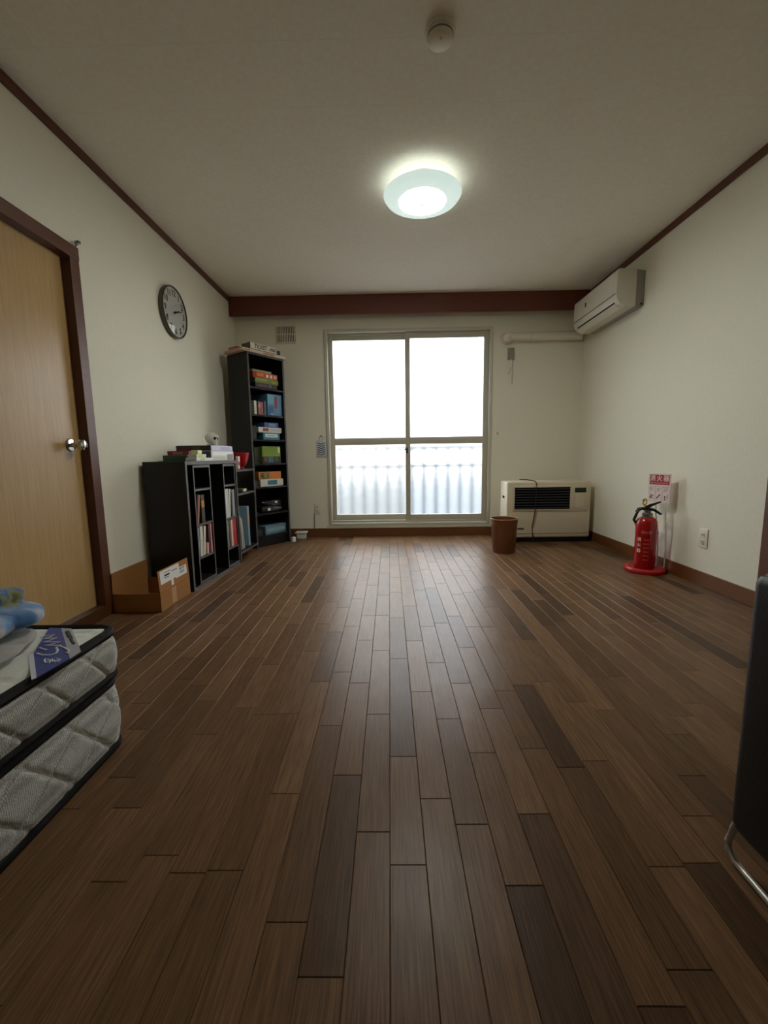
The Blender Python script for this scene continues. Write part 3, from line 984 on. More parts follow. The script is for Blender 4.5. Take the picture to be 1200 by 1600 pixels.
def gbox(label, pos, rz, w, d, h, lid, base=None, prints=(), lidfrac=.8, name='game_box', cat='box', group=None, sprints=()):
    """flat lidded box; front faces local -y; prints = (x0,x1,z0,z1,rgb) fractions on the front; sprints on the left end"""
    t = thing(name, label, cat, (pos[0], pos[1], pos[2] + .0008), rz, group)
    MB().box(.002, w - .002, .002, d - .002, 0, h * .5).build('box_base', solid(base or lid, .5), t)
    l = MB().box(0, w, 0, d, h * (1 - lidfrac), h, .0012, 1).build('lid', solid(lid, .45), t)
    for x0, x1, z0, z1, c in prints:
        MB().box(w * x0, w * x1, -.0006, .0002, h * z0, h * z1).build('printed_panel', solid(c, .5), l)
    for y0, y1, z0, z1, c in sprints:
        MB().box(-.0006, .0002, d * y0, d * y1, h * z0, h * z1).build('printed_panel', solid(c, .5), l)
    return t


# on top of the low bookcase
Z0 = LHT
gbox('flat dark green box under the red box on the low bookcase', lowp(.20, .10, Z0), LOW_A, .160, .165, .040, (24, 66, 38))
gbox('red box lying on the flat green box', lowp(.215, .09, Z0 + .040), LOW_A, .148, .150, .027, (128, 20, 28), None, (), .8, sprints=((.30, .75, .2, .75, (188, 108, 92)),))
b2 = gbox('white and cream box with blue-grey end under the lilac box', lowp(.372, .014, Z0), LOW_A, .352, .225, .068, (222, 222, 216), (196, 194, 180), ((.05, .95, .55, .9, (240, 240, 242)), (.04, .6, .12, .42, (206, 204, 184)), (.68, .96, .06, .7, (150, 148, 142))), .95,
     sprints=((0.02, .98, .04, .97, (58, 66, 76)),))
gbox('lilac box with dark maroon end on top of the white box', lowp(.385, .018, Z0 + .068), LOW_A, .332, .262, .040, (206, 204, 226), (150, 140, 180), ((.45, .9, .2, .8, (188, 184, 214)),), .95,
     sprints=((.02, .98, .06, .96, (38, 24, 34)), (.30, .55, .2, .8, (96, 84, 80)), (.50, .98, .15, .7, (92, 24, 40))))
gbox('thin white box at the bottom of a small pile on the bookcase top', lowp(.150, .004, Z0), LOW_A, .205, .075, .021, (228, 232, 226), None, ((.3, .5, .1, .9, (198, 208, 120)),))
gbox('pale green-white box in the middle of a small pile', lowp(.160, .008, Z0 + .021), LOW_A, .125, .060, .024, (206, 220, 196), None, ((.3, .6, .1, .9, (214, 214, 110)),))
gbox('tiny pale yellow box on top of a small pile', lowp(.180, .010, Z0 + .045), LOW_A, .055, .045, .025, (224, 226, 160), None, ((.2, .8, .3, .8, (240, 240, 210)),))
# skull in a glass globe
sk = thing('skull_globe', 'small grey skull inside a clear glass globe on the lilac box', 'ornament', lowp(.60, .125, Z0 + .108), LOW_A)
bonem = mat('grey_bone', (196, 192, 176), .5, var=.12, vscale=40)
s_ = MB()
bmesh.ops.create_uvsphere(s_.bm, u_segments=24, v_segments=16, radius=.036)
for v in s_.bm.verts:
    v.co.y *= 1.18; v.co.z = v.co.z * 1.02 + .058
    if v.co.y < -.012 and v.co.z < .05:
        v.co.x *= .72; v.co.z -= .010
    for ex_ in (-.014, .014):
        dd = (Vector((v.co.x, v.co.z)) - Vector((ex_, .056))).length
        if v.co.y < 0 and dd < .011:
            v.co.y += .012 * (1 - dd / .011)
s_.box(-.017, .017, -.040, -.008, .012, .034, .006)
for v in s_.bm.verts:
    v.co = Vector((v.co.x * 1.16, v.co.y * 1.1, (v.co.z - .058) * 1.16 + .060))
skull = s_.build('skull', bonem, sk, True)
for ex_ in (-.013, .013):
    mb = MB(); bmesh.ops.create_uvsphere(mb.bm, u_segments=10, v_segments=8, radius=.0115)
    for v in mb.bm.verts:
        v.co += Vector((ex_ * 1.15, -.037, .058))
    mb.build('eye_socket', M['dark'], skull, True)
for k in range(5):
    MB().box(-.015 + k * .0066, -.0102 + k * .0066, -.0465, -.041, .020, .030).build('tooth', bonem, skull)
mb = MB(); bmesh.ops.create_uvsphere(mb.bm, u_segments=32, v_segments=20, radius=.060)
for v in mb.bm.verts:
    v.co.z += .060
mb.build('globe', M['clear'], sk, True)
MB().lathe([(0, 0), (.034, 0), (.036, .005), (.030, .012), (0, .013)], 28).build('base', M['dark'], sk, True)

# on the corner shelf
cpx = A + .25
cu = thing('bowl', 'red ceramic bowl on the upper board of the corner shelf', 'bowl', (cpx, 3.655, .7528))
MB().lathe([(0, .004), (.030, 0), (.034, .006), (.032, .012), (.055, .040), (.072, .085), (.079, .132), (.075, .133), (.067, .088), (.050, .045), (.028, .02), (0, .017)], 36).build('bowl_body', M['redp'], cu, True)
MB().tube([(.078 * math.cos(a), .078 * math.sin(a), .1325) for a in [2 * PI * k / 36 for k in range(36)]], .003, 6, True).build('rim', mat('red_rim', (200, 40, 44), .3), cu, True)
gbox('narrow white packet standing before the red bowl', (cpx + .05, 3.47, .752), PI / 2 - .1, .035, .02, .105, (226, 214, 206), None, ((.1, .9, .3, .6, (196, 60, 60)),), .5, 'paper_packet', 'packet')
gbox('small green and white packet lying on the middle board of corner shelf', (cpx + .06, 3.50, .560), PI / 2, .12, .10, .024, (92, 112, 66), None, ((.3, .75, .1, .9, (226, 226, 214)),), .8, 'packet', 'packet')
book('thin pale book leaning on the bottom board of corner shelf', (A + .314, 3.43, .082), PI / 2, .012, .285, .20, (196, 206, 208), -.12)
book('cream paperback leaning beside the tall blue-grey book', (A + .310, 3.475, .082), PI / 2, .016, .262, .19, (196, 178, 150), -.16)
book('tall blue-grey picture book on the bottom board of corner shelf', (A + .312, 3.585, .082), PI / 2, .045, .345, .22, (122, 150, 170), 0, None, (178, 150, 120))
book('dark red book beside the tall blue-grey picture book', (A + .30, 3.632, .082), PI / 2, .03, .20, .18, (82, 30, 34))

# books in the sliding racks (racks are 150 mm deep)
ra, rb = .108, .525
Zs = {'a': (.195, .415, .645), 'b': (.165, .395, .645)}


def rbook(label, s, z, th, h, col, tilt=0, band=None, dep=.14, d0=.012):
    return book(label, lowp(s, d0, z), LOW_A, th, h, dep, col, tilt, None, band)


rbook('dark brown book leaning with an orange edge in near sliding rack', .112, .415, .012, .195, (86, 54, 38), .16)
rbook('orange-edged thin book leaning over on the same rack shelf', .126, .415, .010, .190, (212, 132, 84), .19)
rbook('black book with gold pattern in the near sliding rack', .182, .415, .040, .186, (48, 34, 20), 0, (176, 124, 36), d0=.012)
rbook('thin pale blue-white book at the end of the near rack', .110, .195, .012, .196, (186, 202, 208), .03)
rbook('thick off-white book in the lower shelf of near rack', .1325, .195, .034, .200, (202, 198, 184), .05, (214, 210, 198))
rbook('cream book leaning in the lower shelf of near rack', .172, .195, .022, .196, (214, 206, 186), .13)
rbook('small pale pink booklet low in the near rack', .221, .195, .018, .075, (226, 178, 176), .1)
rbook('dark maroon book in the lower shelf of near rack', .2495, .195, .030, .200, (70, 22, 28), 0)
rbook('pink-spined book at the end of the lower shelf', .2805, .195, .014, .200, (216, 152, 148), 0)
rbook('crimson book pressed against the rack side', .2952, .195, .0085, .196, (140, 24, 30), 0)
rbook('white book with violet foot in the far sliding rack', .527, .395, .024, .215, (216, 212, 214), .0, (226, 220, 224))
rbook('cream thick book in the far sliding rack', .553, .395, .032, .218, (198, 196, 178), .0)
rbook('pale green-white book leaning in the far rack', .587, .395, .018, .214, (206, 214, 206), .1)
rbook('dark navy thin book in the far rack', .628, .395, .012, .190, (30, 34, 44), 0.03)
rbook('grey book standing at the end of far rack', .652, .395, .040, .205, (140, 140, 138), 0)
rbook('grey-teal book in the lower shelf of far rack', .527, .165, .030, .212, (118, 134, 134), 0, (166, 150, 120))
rbook('dark brown book in the lower shelf of far rack', .560, .165, .024, .206, (62, 44, 38), 0)
rbook('taupe slim book in the lower shelf of far rack', .586, .165, .016, .204, (130, 108, 92), 0)
rbook('cream-pink book beside the red ones in far rack', .604, .165, .024, .208, (220, 186, 168), 0)
rbook('bright red thick book in the far rack', .630, .165, .026, .212, (172, 28, 28), 0, (190, 60, 50))
rbook('deep red slim book next to the bright red one', .657, .165, .014, .210, (132, 18, 22), 0)
rbook('scarlet book at the end of the far rack', .672, .165, .022, .214, (186, 36, 34), 0)


# tall bookcase: boxes by shelf
def tbox(label, s0, s1, z, h, lid, base=None, prints=(), d0=.028, dep=.20, rot=0, **kw):
    return gbox(label, tallp(s0, d0, z), TALL_A + rot, s1 - s0, dep, h, lid, base, prints, **kw)


z = SHZ[6]
tbox('dark purple box at the bottom of the top shelf pile', .100, .352, z, .046, (66, 46, 56), None, ((.1, .5, .3, .7, (100, 76, 80)), (.62, .72, .3, .8, (120, 100, 104))))
tbox('olive green box in the top shelf pile', .098, .370, z + .046, .044, (112, 132, 52), None, ((.02, .5, .4, .9, (140, 158, 90)), (.7, .95, .2, .7, (150, 160, 60))))
tbox('orange-red box with white circles in the top shelf pile', .075, .362, z + .090, .052, (190, 78, 36), None, ((.0, .14, 0, 1, (138, 44, 22)), (.16, .42, .3, .8, (222, 132, 44)), (.52, .62, .2, .75, (238, 226, 214)), (.68, .78, .2, .75, (238, 226, 214)), (.84, .95, .25, .75, (226, 190, 180))))
tbox('thin beige box on top of the top shelf pile', .075, .292, z + .142, .018, (158, 146, 108))
z = SHZ[5]
book('black book at the left end of the second shelf', tallp(.040, .03, z), TALL_A, .022, .112, .15, (28, 26, 30))
book('slim white book on the second shelf of the tall bookcase', tallp(.074, .03, z), TALL_A, .026, .122, .15, (206, 204, 188))
book('rose book on the second shelf of the tall bookcase', tallp(.122, .03, z), TALL_A, .024, .118, .15, (176, 112, 108), 0, None, (206, 160, 150))
book('dusty pink book on the second shelf of the tall bookcase', tallp(.150, .03, z), TALL_A, .026, .116, .15, (164, 96, 98))
book('grey-blue slim book beside the tall blue box', tallp(.186, .03, z), TALL_A, .022, .128, .15, (88, 102, 112))
book('charcoal tall book behind the pink books', tallp(.115, .19, z), TALL_A, .09, .195, .08, (54, 54, 54))
tbox('tall light blue box with red figure print standing on the second shelf', .226, .398, z, .200, (92, 144, 178), (70, 120, 160), ((.05, .45, .55, .95, (110, 176, 196)), (.50, .68, .35, .9, (150, 62, 62)), (.06, .4, .06, .45, (60, 96, 150)), (.22, .4, .04, .14, (226, 228, 230)), (.7, .96, .1, .95, (112, 154, 196))), lidfrac=.98)
z = SHZ[4]
tbox('teal box with white title strip on the third shelf', .158, .356, z, .066, (70, 136, 150), None, ((.12, .86, .35, .8, (226, 228, 228)), (.2, .78, .5, .62, (70, 80, 90))))
tbox('white box with small red print on the third shelf', .108, .384, z + .066, .048, (214, 212, 204), None, ((.18, .42, .25, .85, (150, 66, 60)), (.5, .95, .3, .7, (186, 190, 196))))
tbox('small blue box on top of the white box', .180, .344, z + .114, .046, (64, 92, 150), None, ((.3, .8, .2, .8, (120, 142, 186)),), dep=.15)
tbox('dark grey box at the left end of the third shelf', .034, .100, z, .125, (52, 56, 54), None, (), d0=.05, dep=.15)
z = SHZ[3]
tbox('green picture box standing on the fourth shelf', .136, .356, z, .160, (118, 146, 44), (60, 72, 40), ((.0, 1.0, .0, .40, (52, 62, 58)), (.34, .62, .05, .38, (90, 128, 140)), (.04, .26, .1, .36, (142, 98, 84)), (.70, .9, .12, .36, (140, 126, 70)), (.85, .97, .6, .95, (206, 214, 150))), lidfrac=.98)
tbox('dark olive box beside the green picture box', .062, .132, z, .150, (40, 46, 28), None, (), d0=.05)
z = SHZ[2]
tbox('white box with teal label at the bottom of the fifth shelf', .100, .376, z, .066, (212, 208, 196), None, ((.30, .72, .22, .85, (60, 120, 142)),))
tbox('orange box lying on the white box with teal label', .088, .358, z + .066, .072, (206, 128, 52), None, ((.06, .46, .1, .9, (110, 112, 72)), (.12, .34, .25, .8, (170, 160, 90)), (.55, .95, .35, .75, (220, 116, 36))), d0=.035)
tbox('small brown box at the left end of the fifth shelf', .034, .090, z, .06, (74, 62, 60), None, (), d0=.05, dep=.12)
z = SHZ[1]
gd = thing('electronic_gadget', 'black electronic gadget with white marks and cables on the sixth shelf', 'gadget', tallp(.12, .03, z + .0008), TALL_A)
MB().box(0, .25, .02, .20, 0, .055, .006).build('lower_unit', mat('black_gadget', (24, 23, 26), .35), gd, True)
MB().box(.05, .25, .03, .19, .055, .105, .006).build('upper_unit', mat('dark_grey_gadget', (36, 34, 38), .35), gd, True)
MB().box(.165, .195, .0285, .031, .078, .098).build('white_button', M['white'], gd)
MB().box(.066, .100, .0185, .021, .014, .038).build('white_button', M['white'], gd)
MB().tube([(.0, .02, .10), (.06, .01, .085), (.12, .005, .07), (.19, .008, .062), (.24, .012, .045)], .005, 6).build('cable', M['black'], gd)
MB().box(.13, .235, .0185, .021, .02, .035).build('vent_strip', solid((96, 84, 92)), gd)
z = SHZ[0]
tbox('blue-grey box with pale print on the bottom shelf', .130, .400, z, .085, (110, 140, 158), (90, 118, 136), ((.08, .9, .3, .7, (132, 164, 180)), (.80, .92, .35, .65, (196, 212, 218))), rot=.06)
tbox('dark grey box at the left end of the bottom shelf', .034, .115, z, .06, (44, 46, 48), None, (), d0=.05, dep=.15)

# on top of the tall bookcase
zt = TH
gbox('wide flat cream box with pink print lying on the tall bookcase', tallp(-.045, -.004, zt), TALL_A, .495, .265, .026, (212, 196, 176), (196, 170, 150), ((.03, .16, .35, .6, (70, 56, 50)), (.45, .70, .2, .75, (196, 126, 110))), .9,
     sprints=((.15, .95, .1, .9, (206, 150, 130)),))
tk = gbox('white TICKET to RIDE game box on the cream box', tallp(.050, .008, zt + .026), TALL_A, .300, .120, .062, (222, 216, 198), (206, 198, 180), ((.02, .98, .02, .14, (84, 60, 48)),), .98,
          sprints=((.0, 1.0, .0, 1.0, (92, 66, 52)),))
text('TICKET', .050, M['ink'], tk, 'lettering', Matrix.Translation((.115, -.0010, .034)) @ Matrix.Rotation(PI / 2, 4, 'X'), sx=.86, bold=.001)
text('to', .022, M['ink'], tk, 'lettering', Matrix.Translation((.212, -.0010, .030)) @ Matrix.Rotation(PI / 2, 4, 'X'))
text('RIDE', .038, M['ink'], tk, 'lettering', Matrix.Translation((.256, -.0010, .034)) @ Matrix.Rotation(PI / 2, 4, 'X'), sx=.82, bold=.001)
gbox('small red box on the cream box behind the game box', tallp(.0, .135, zt + .026), TALL_A, .20, .12, .036, (150, 62, 52), None, (), .8, sprints=((.1, .9, .2, .8, (176, 96, 80)),))
gbox('small dark green box beside the white game box', tallp(.354, .01, zt + .026), TALL_A, .040, .10, .045, (52, 66, 48))

# little white things on the floor by the bookcase
tu = thing('plastic_tub', 'small white plastic tub with a wide lid on the floor by the tall bookcase', 'tub', (-.932, 4.335, 0))
MB().prism([(-.046, -.035), (.046, -.035), (.046, .035), (-.046, .035)], 'z', 0, .058, .004).build('tub_body', M['white'], tu, True)
MB().box(-.060, .060, -.048, .048, .058, .070, .003).build('lid', M['white'], tu, True)
wd = MB().box(-.020, .020, -.014, .014, 0, .048, .002).box(-.014, .014, -.016, -.013, .010, .040).build('foam_block', M['white'])
wd.location = (-.978, 4.150, 0); wd.rotation_euler = (0, 0, TALL_A)
tag(wd, 'tiny white block on the floor at the tall bookcase corner', 'block')

# ------------------------------------------------------------------ cardboard box
cbx = thing('cardboard_box', 'open brown cardboard box with white shipping labels by the low bookcase', 'box', (-1.535, 2.212, 0), R(-.5))
BW, BL, BH, tk_ = .268, .335, .106, .004
MB().box(0, BW, 0, BL, 0, tk_).build('bottom', M['card_in'], cbx)
MB().box(0, BW, 0, tk_, 0, BH).build('near_wall', M['card'], cbx)
MB().box(0, BW, BL - tk_, BL, 0, BH).build('far_wall', M['card'], cbx)
MB().box(0, tk_, 0, BL, 0, BH).build('side_wall', M['card'], cbx)
MB().box(BW - tk_, BW, 0, BL, 0, BH).build('side_wall', M['card'], cbx)
MB().prism([(0, BH), (tk_, BH), (.008, .222), (.004, .222)], 'y', .0, BL).build('flap', M['card'], cbx)
fl = MB().prism([(BW - tk_, BH), (BW, BH), (BW - .006, .230), (BW - .010, .230)], 'y', 0, BL).build('flap', M['card'], cbx)
MB().prism([(tk_, BH - .03), (tk_, BH - .034), (BL * .5, .05), (BL * .5, .054)], 'x', tk_, BW - tk_).build('folded_flap', M['card_in'], cbx)


def onflap(name, y0, y1, z0, z1, m, par, lift=.0006):
    def xx(zz):
        return BW - .006 * (zz - BH) / .124 + lift
    mb = MB(); mb.quad((xx(z0), y0, z0), (xx(z0), y1, z0), (xx(z1), y1, z1), (xx(z1), y0, z1))
    return mb.build(name, m, par)


MB().tube([(BW + .0004, 0, BH), (BW + .0004, BL, BH)], .0014, 6).build('fold_crease', M['card_in'], cbx)
lb = onflap('shipping_label', .018, .225, .150, .224, M['paper'], fl)
lb2 = onflap('shipping_label', .180, .310, .142, .196, M['paper'], fl, .0009)
onflap('shipping_label', .125, .150, .116, .160, M['paper'], fl)
for y0, y1, z0, z1 in ((.06, .115, .186, .196), (.06, .105, .176, .180), (.14, .20, .196, .200), (.06, .13, .206, .209)):
    onflap('printed_line', y0, y1, z0, z1, M['ink'], fl, .0013)
for k in range(9):
    onflap('barcode_bar', .228 + k * .006, .2305 + k * .006, .158, .176, M['ink'], fl, .0015)
onflap('barcode_strip', .225, .285, .184, .189, M['ink'], fl, .0015)
MB().box(BW, BW + .0004, .12, .17, .01, BH - .005).build('packing_tape', mat('tan_tape', (178, 134, 88), .3), cbx)

# ------------------------------------------------------------------ mattresses
def mattress_fabric():
    m = mat('grey_mesh_knit', (158, 158, 152), .8, spec=.2, sheen=.2)
    n = m.node_tree; p = n.nodes['Principled BSDF']
    t = n.nodes.new('ShaderNodeTexCoord'); v = n.nodes.new('ShaderNodeTexVoronoi')
    mp = n.nodes.new('ShaderNodeMapping'); mp.inputs['Scale'].default_value = (1, 1, 1.3)
    v.inputs['Scale'].default_value = 210
    v.inputs['Randomness'].default_value = .25
    n.links.new(t.outputs['Object'], mp.inputs[0]); n.links.new(mp.outputs[0], v.inputs['Vector'])
    r = n.nodes.new('ShaderNodeValToRGB')
    r.color_ramp.elements[0].position = .15; r.color_ramp.elements[0].color = (*lin((240, 241, 236)), 1)
    r.color_ramp.elements[1].position = .6; r.color_ramp.elements[1].color = (*lin((158, 159, 154)), 1)
    n.links.new(v.outputs['Distance'], r.inputs[0]); n.links.new(r.outputs[0], p.inputs['Base Color'])
    b = n.nodes.new('ShaderNodeBump'); b.inputs['Strength'].default_value = .4; b.inputs['Distance'].default_value = .002; b.invert = True
    n.links.new(v.outputs['Distance'], b.inputs['Height']); n.links.new(b.outputs[0], p.inputs['Normal'])
    return m


M['mesh_knit'] = mattress_fabric()


def smooth01(t):
    t = max(0, min(1, t)); return t * t * (3 - 2 * t)


def mattress(label, x0, x1, y0, y1, z0, z1, sh=(0, 0)):
    t = thing('mattress', label, 'mattress', (x0 + sh[0], y0 + sh[1], z0))
    wx, wy, hz = x1 - x0, y1 - y0, z1 - z0
    out = rrect(0, wx, 0, wy, .045, 8, .006)
    n = len(out); per = [0]
    for i in range(n):
        per.append(per[-1] + math.dist(out[i], out[(i + 1) % n]))
    rows = 34
    P, Fc = [], []
    cx, cy = wx / 2, wy / 2
    pa, pb = .012, hz - .012
    for j in range(rows + 1):
        v = j / rows; zz = pa + (pb - pa) * v
        for i in range(n):
            a, b = out[i - 1], out[(i + 1) % n]
            tx, ty = b[0] - a[0], b[1] - a[1]; l = math.hypot(tx, ty)
            nx, ny = ty / l, -tx / l
            u = per[i]
            q1 = (u / .135 + zz / .150 + .2); q2 = (u / .175 - zz / .120)
            g1 = abs((q1 % 1) - .5) * 2; g2 = abs((q2 % 1) - .5) * 2
            puff = smooth01((1 - g1) / .16) * smooth01((1 - g2) / .16)
            bulge = .012 * math.sin(PI * v) ** .6 + .0055 * (puff - .4) * math.sin(PI * v) ** .4
            P.append((out[i][0] + nx * bulge, out[i][1] + ny * bulge, zz))
    for j in range(rows):
        for i in range(n):
            i2 = (i + 1) % n
            Fc.append((j * n + i, j * n + i2, (j + 1) * n + i2, (j + 1) * n + i))
    me = bpy.data.meshes.new('side_cover'); me.from_pydata(P, [], Fc); me.materials.append(M['mesh_knit'])
    me.polygons.foreach_set('use_smooth', [True] * len(me.polygons))
    link('side_cover', me, t)
    for zz, nm in ((hz - .012, 'piping'), (.012, 'piping')):
        MB().tube([(p[0], p[1], zz) for p in out[::2]], .0135, 8, True, .95).build(nm, M['pipe'], t, True)
    # top panel: quilted, slightly domed
    nx_, ny_ = 80, 100
    P, Fc = [], []
    for j in range(ny_ + 1):
        for i in range(nx_ + 1):
            X, Y = wx * i / nx_, wy * j / ny_
            X = min(max(X, .004), wx - .004); Y = min(max(Y, .004), wy - .004)
            dx = max(0, abs(X - cx) - (cx - .045)); dy = max(0, abs(Y - cy) - (cy - .045))
            rr = math.hypot(dx, dy)
            if rr > .043:
                f = .043 / rr
                X = cx + math.copysign((cx - .045) + dx * f, X - cx) if dx else X
                Y = cy + math.copysign((cy - .045) + dy * f, Y - cy) if dy else Y
            ed = min(X, wx - X, Y, wy - Y)
            gx = abs(((X / .125) % 1) - .5) * 2; gy = abs(((Y / .125) % 1) - .5) * 2
            puff = smooth01((1 - gx) / .15) * smooth01((1 - gy) / .15)
            P.append((X, Y, hz - .010 + .012 * smooth01(ed / .04) + .004 * (puff - 1) * smooth01(ed / .03)))
    for j in range(ny_):
        for i in range(nx_):
            a = j * (nx_ + 1) + i
            Fc.append((a, a + 1, a + nx_ + 2, a + nx_ + 1))
    me = bpy.data.meshes.new('top_panel'); me.from_pydata(P, [], Fc); me.materials.append(M['mat_white'])
    me.polygons.foreach_set('use_smooth', [True] * len(me.polygons))
    link('top_panel', me, t)
    MB().prism(out[::4], 'z', .002, .01).build('bottom_panel', M['pipe'], t)
    return t


MX0, MY0 = -1.535, .22
mattress('thick grey quilted mattress on the floor under another', MX0, -.812, MY0, 1.160, 0, .214)
mt = mattress('white-topped quilted mattress with blue label, on another mattress', MX0, -.800, MY0, 1.155, .2175, .3625)
mtx, mty, mtz = MX0, MY0, .2175
ZT_ = .366


def topq(name, pts, m, par, dz):
    mb = MB()
    q = [px_on_z(x * .175, 900 + y * .175, ZT_ + dz) - Vector((mtx, mty, mtz)) for x, y in pts]
    # a cloth band with thickness
    lo = [mb.bm.verts.new(p - Vector((0, 0, .002))) for p in q]; hi = [mb.bm.verts.new(p) for p in q]
    mb.bm.faces.new(hi); mb.bm.faces.new(lo)
    for i in range(len(q)):
        j = (i + 1) % len(q)
        mb.bm.faces.new((lo[i], lo[j], hi[j], hi[i]))
    bmesh.ops.recalc_face_normals(mb.bm, faces=mb.bm.faces[:])
    return mb.build(name, m, par)


band = topq('label_band', [(440, 462), (545, 465), (625, 735), (327, 905), (300, 690)], M['blue_lab'], mt, .0)
topq('label_edge', [(250, 705), (300, 690), (327, 905), (280, 925)], M['lab_white'], mt, -.0002)
topq('label_edge', [(545, 465), (640, 470), (722, 668), (625, 735)], M['lab_grey'], mt, -.0002)


def stroke(pts, r, m, name='lettering_stroke'):
    q = [px_on_z(x * .175, 900 + y * .175, ZT_ + .001) - Vector((mtx, mty, mtz)) for x, y in pts]
    MB().tube(q, r, 6, False, .4).build(name, m, band)


stroke([(360, 545), (400, 535), (488, 525), (440, 545), (385, 560), (440, 556), (505, 552), (450, 572), (390, 590), (460, 588), (535, 588), (470, 606), (395, 622), (470, 620), (545, 620)], .0026, M['lab_white'])
stroke([(330, 690), (380, 705), (450, 705), (500, 690), (515, 660), (500, 640), (530, 622), (580, 640), (615, 665), (600, 692), (585, 684)], .0028, M['lab_white'])
stroke([(355, 640), (415, 660)], .0024, M['lab_white'])
stroke([(415, 735), (396, 745), (402, 770), (440, 776), (450, 752), (432, 742), (424, 760)], .0020, M['lab_white'])
stroke([(466, 742), (470, 766), (486, 748), (492, 768), (510, 745), (512, 765)], .0018, M['lab_white'])
stroke([(505, 735), (540, 745), (515, 765)], .0018, M['lab_white'])
for k, (a, b) in enumerate((((592, 492), (618, 545)), ((608, 490), (640, 556)), ((630, 560), (660, 604)))):
    stroke([a, b], .003, solid((60, 62, 70)))

# folded fleece blanket and grey throw on the mattress
def blob_cloth(name, lobes, m, voxel, label, cat):
    mb = MB()
    for (c, r, rz) in lobes:
        tmp = bmesh.new()
        bmesh.ops.create_uvsphere(tmp, u_segments=28, v_segments=18, radius=1)
        for v in tmp.verts:
            q = Vector((math.copysign(abs(v.co.x) ** .75, v.co.x) * r[0], math.copysign(abs(v.co.y) ** .75, v.co.y) * r[1], math.copysign(abs(v.co.z) ** .8, v.co.z) * r[2]))
            q.rotate(Matrix.Rotation(rz, 3, 'Z'))
            v.co = q + Vector(c)
        me = bpy.data.meshes.new('t'); tmp.to_mesh(me); tmp.free()
        mb.bm.from_mesh(me); bpy.data.meshes.remove(me)
    me = mb.mesh(name); me.materials.append(m)
    o = link(name, me)
    rm_ = o.modifiers.new('remesh', 'REMESH'); rm_.mode = 'VOXEL'; rm_.voxel_size = voxel; rm_.use_smooth_shade = True
    s = o.modifiers.new('smooth', 'SMOOTH'); s.iterations = 3
    tx = bpy.data.textures.new(name + '_folds', 'CLOUDS'); tx.noise_scale = .07
    d = o.modifiers.new('folds', 'DISPLACE'); d.texture = tx; d.strength = .010; d.mid_level = .5
    tag(o, label, cat)
    return o


def fleece():
    m = mat('blue_print_fleece', (104, 150, 196), .95, spec=.1, sheen=.6, bump=.6, bscale=500)
    n = m.node_tree; p = n.nodes['Principled BSDF']
    t = n.nodes.new('ShaderNodeTexCoord')
    nz = n.nodes.new('ShaderNodeTexNoise'); nz.inputs['Scale'].default_value = 11; nz.inputs['Detail'].default_value = 2
    n.links.new(t.outputs['Object'], nz.inputs['Vector'])
    r = n.nodes.new('ShaderNodeValToRGB'); r.color_ramp.interpolation = 'EASE'
    e = r.color_ramp.elements
    e[0].position = .36; e[0].color = (*lin((206, 204, 200)), 1)
    e[1].position = .66; e[1].color = (*lin((112, 110, 60)), 1)
    for ps, c in ((.41, (166, 180, 208)), (.46, (104, 150, 202)), (.54, (84, 132, 188)), (.575, (58, 88, 140)), (.61, (122, 132, 84))):
        x = e.new(ps); x.color = (*lin(c), 1)
    n.links.new(nz.outputs[0], r.inputs[0]); n.links.new(r.outputs[0], p.inputs['Base Color'])
    return m


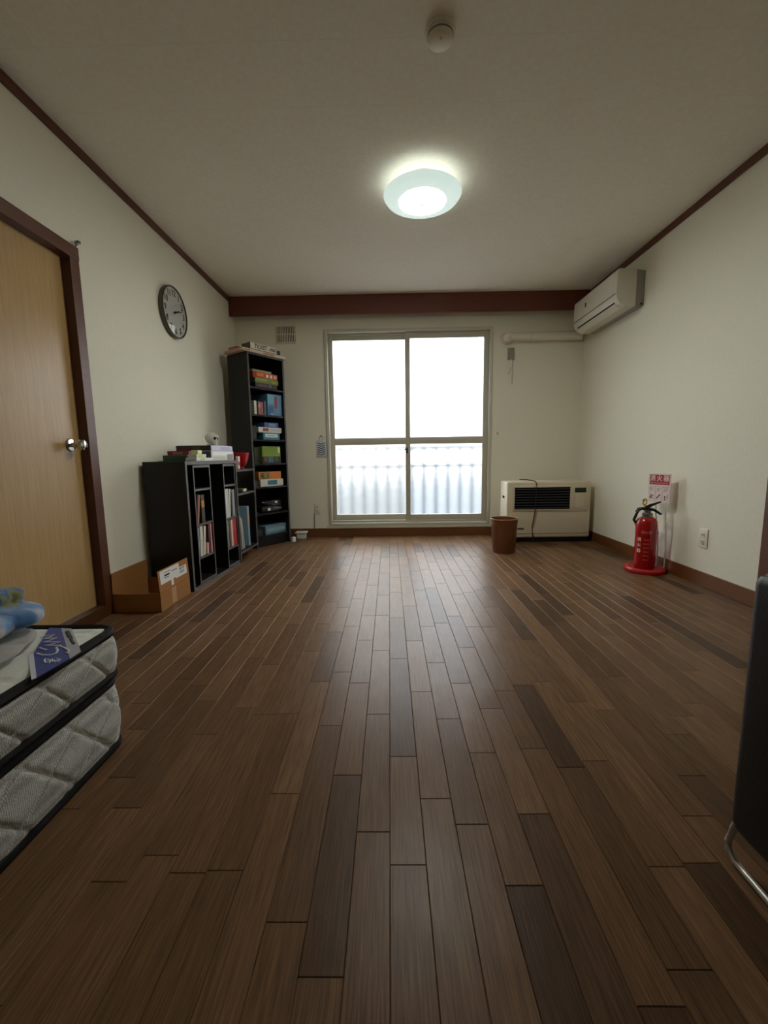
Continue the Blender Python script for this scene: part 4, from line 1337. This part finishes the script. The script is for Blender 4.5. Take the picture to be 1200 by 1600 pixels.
blob_cloth('grey_throw', [((-1.02, .93, .385), (.125, .15, .0145), .5), ((-.985, .99, .385), (.075, .075, .014), .7), ((-1.25, .85, .385), (.18, .25, .0145), .1)],
           mat('grey_fleece', (168, 166, 158), .95, spec=.1, sheen=.5, bump=.5, bscale=400), .006, 'folded grey throw lying on the mattress under the blue blanket', 'throw')
blob_cloth('fleece_blanket', [((-1.00, 1.02, .436), (.085, .080, .028), .75), ((-1.02, .94, .440), (.10, .105, .032), .4), ((-1.15, .93, .460), (.16, .16, .042), .3),
                              ((-1.075, 1.03, .482), (.080, .075, .024), .5), ((-1.045, 1.07, .478), (.050, .045, .021), .7), ((-1.17, .95, .490), (.11, .12, .028), .2), ((-1.27, .86, .468), (.17, .22, .05), .1)],
           fleece(), .005, 'folded light blue printed fleece blanket heaped on the mattress', 'blanket')

# ------------------------------------------------------------------ black sofa at the right
so = thing('sofa', 'black leather box sofa on chrome sled legs', 'sofa', (.688, -.02, 0))
SWD, SDP, SZ = 1.16, .81, .068
MB().box(0, .115, 0, SDP, SZ, .608, .022, 4).build('arm', M['leather'], so, True)
MB().box(SWD - .115, SWD, 0, SDP, SZ, .608, .022, 4).build('arm', M['leather'], so, True)
MB().box(.115, SWD - .115, SDP - .15, SDP - .004, SZ, .596, .022, 4).build('backrest', M['leather'], so, True)
MB().box(.115, SWD - .115, .01, SDP - .15, SZ + .01, .26, .015, 3).build('seat_base', M['leather'], so, True)
for x0, x1 in ((.118, SWD / 2 - .002), (SWD / 2 + .002, SWD - .118)):
    MB().box(x0, x1, .0, SDP - .155, .262, .40, .03, 4).build('seat_cushion', M['leather'], so, True)
    MB().box(x0, x1, SDP - .27, SDP - .152, .40, .62, .03, 4).build('back_cushion', M['leather'], so, True)
for x in (.004, SWD - .015):
    MB().tube([(x + .004, SDP - .020, SZ + .03), (x + .002, SDP - .013, SZ - .002), (x - .001, SDP - .008, SZ - .03), (x - .002, SDP - .012, .022), (x, SDP - .026, .0085), (x, SDP - .05, .0075), (x, SDP / 2, .0075), (x, .06, .0075), (x, .03, .016), (x, .022, .035), (x, .022, SZ + .02)],
              .0065, 10).build('sled_leg', mat('satin_chrome', (196, 196, 192), .35, metal=.75), so, True)
MB().tube([(.014, SDP - .020, .6045), (.014, SDP / 2, .6055), (.014, .02, .6045)], .004, 6).build('arm_highlight', mat('arm_highlight', (170, 170, 166), .3), so)  # pale tube, the highlight along the arm top put into its colour
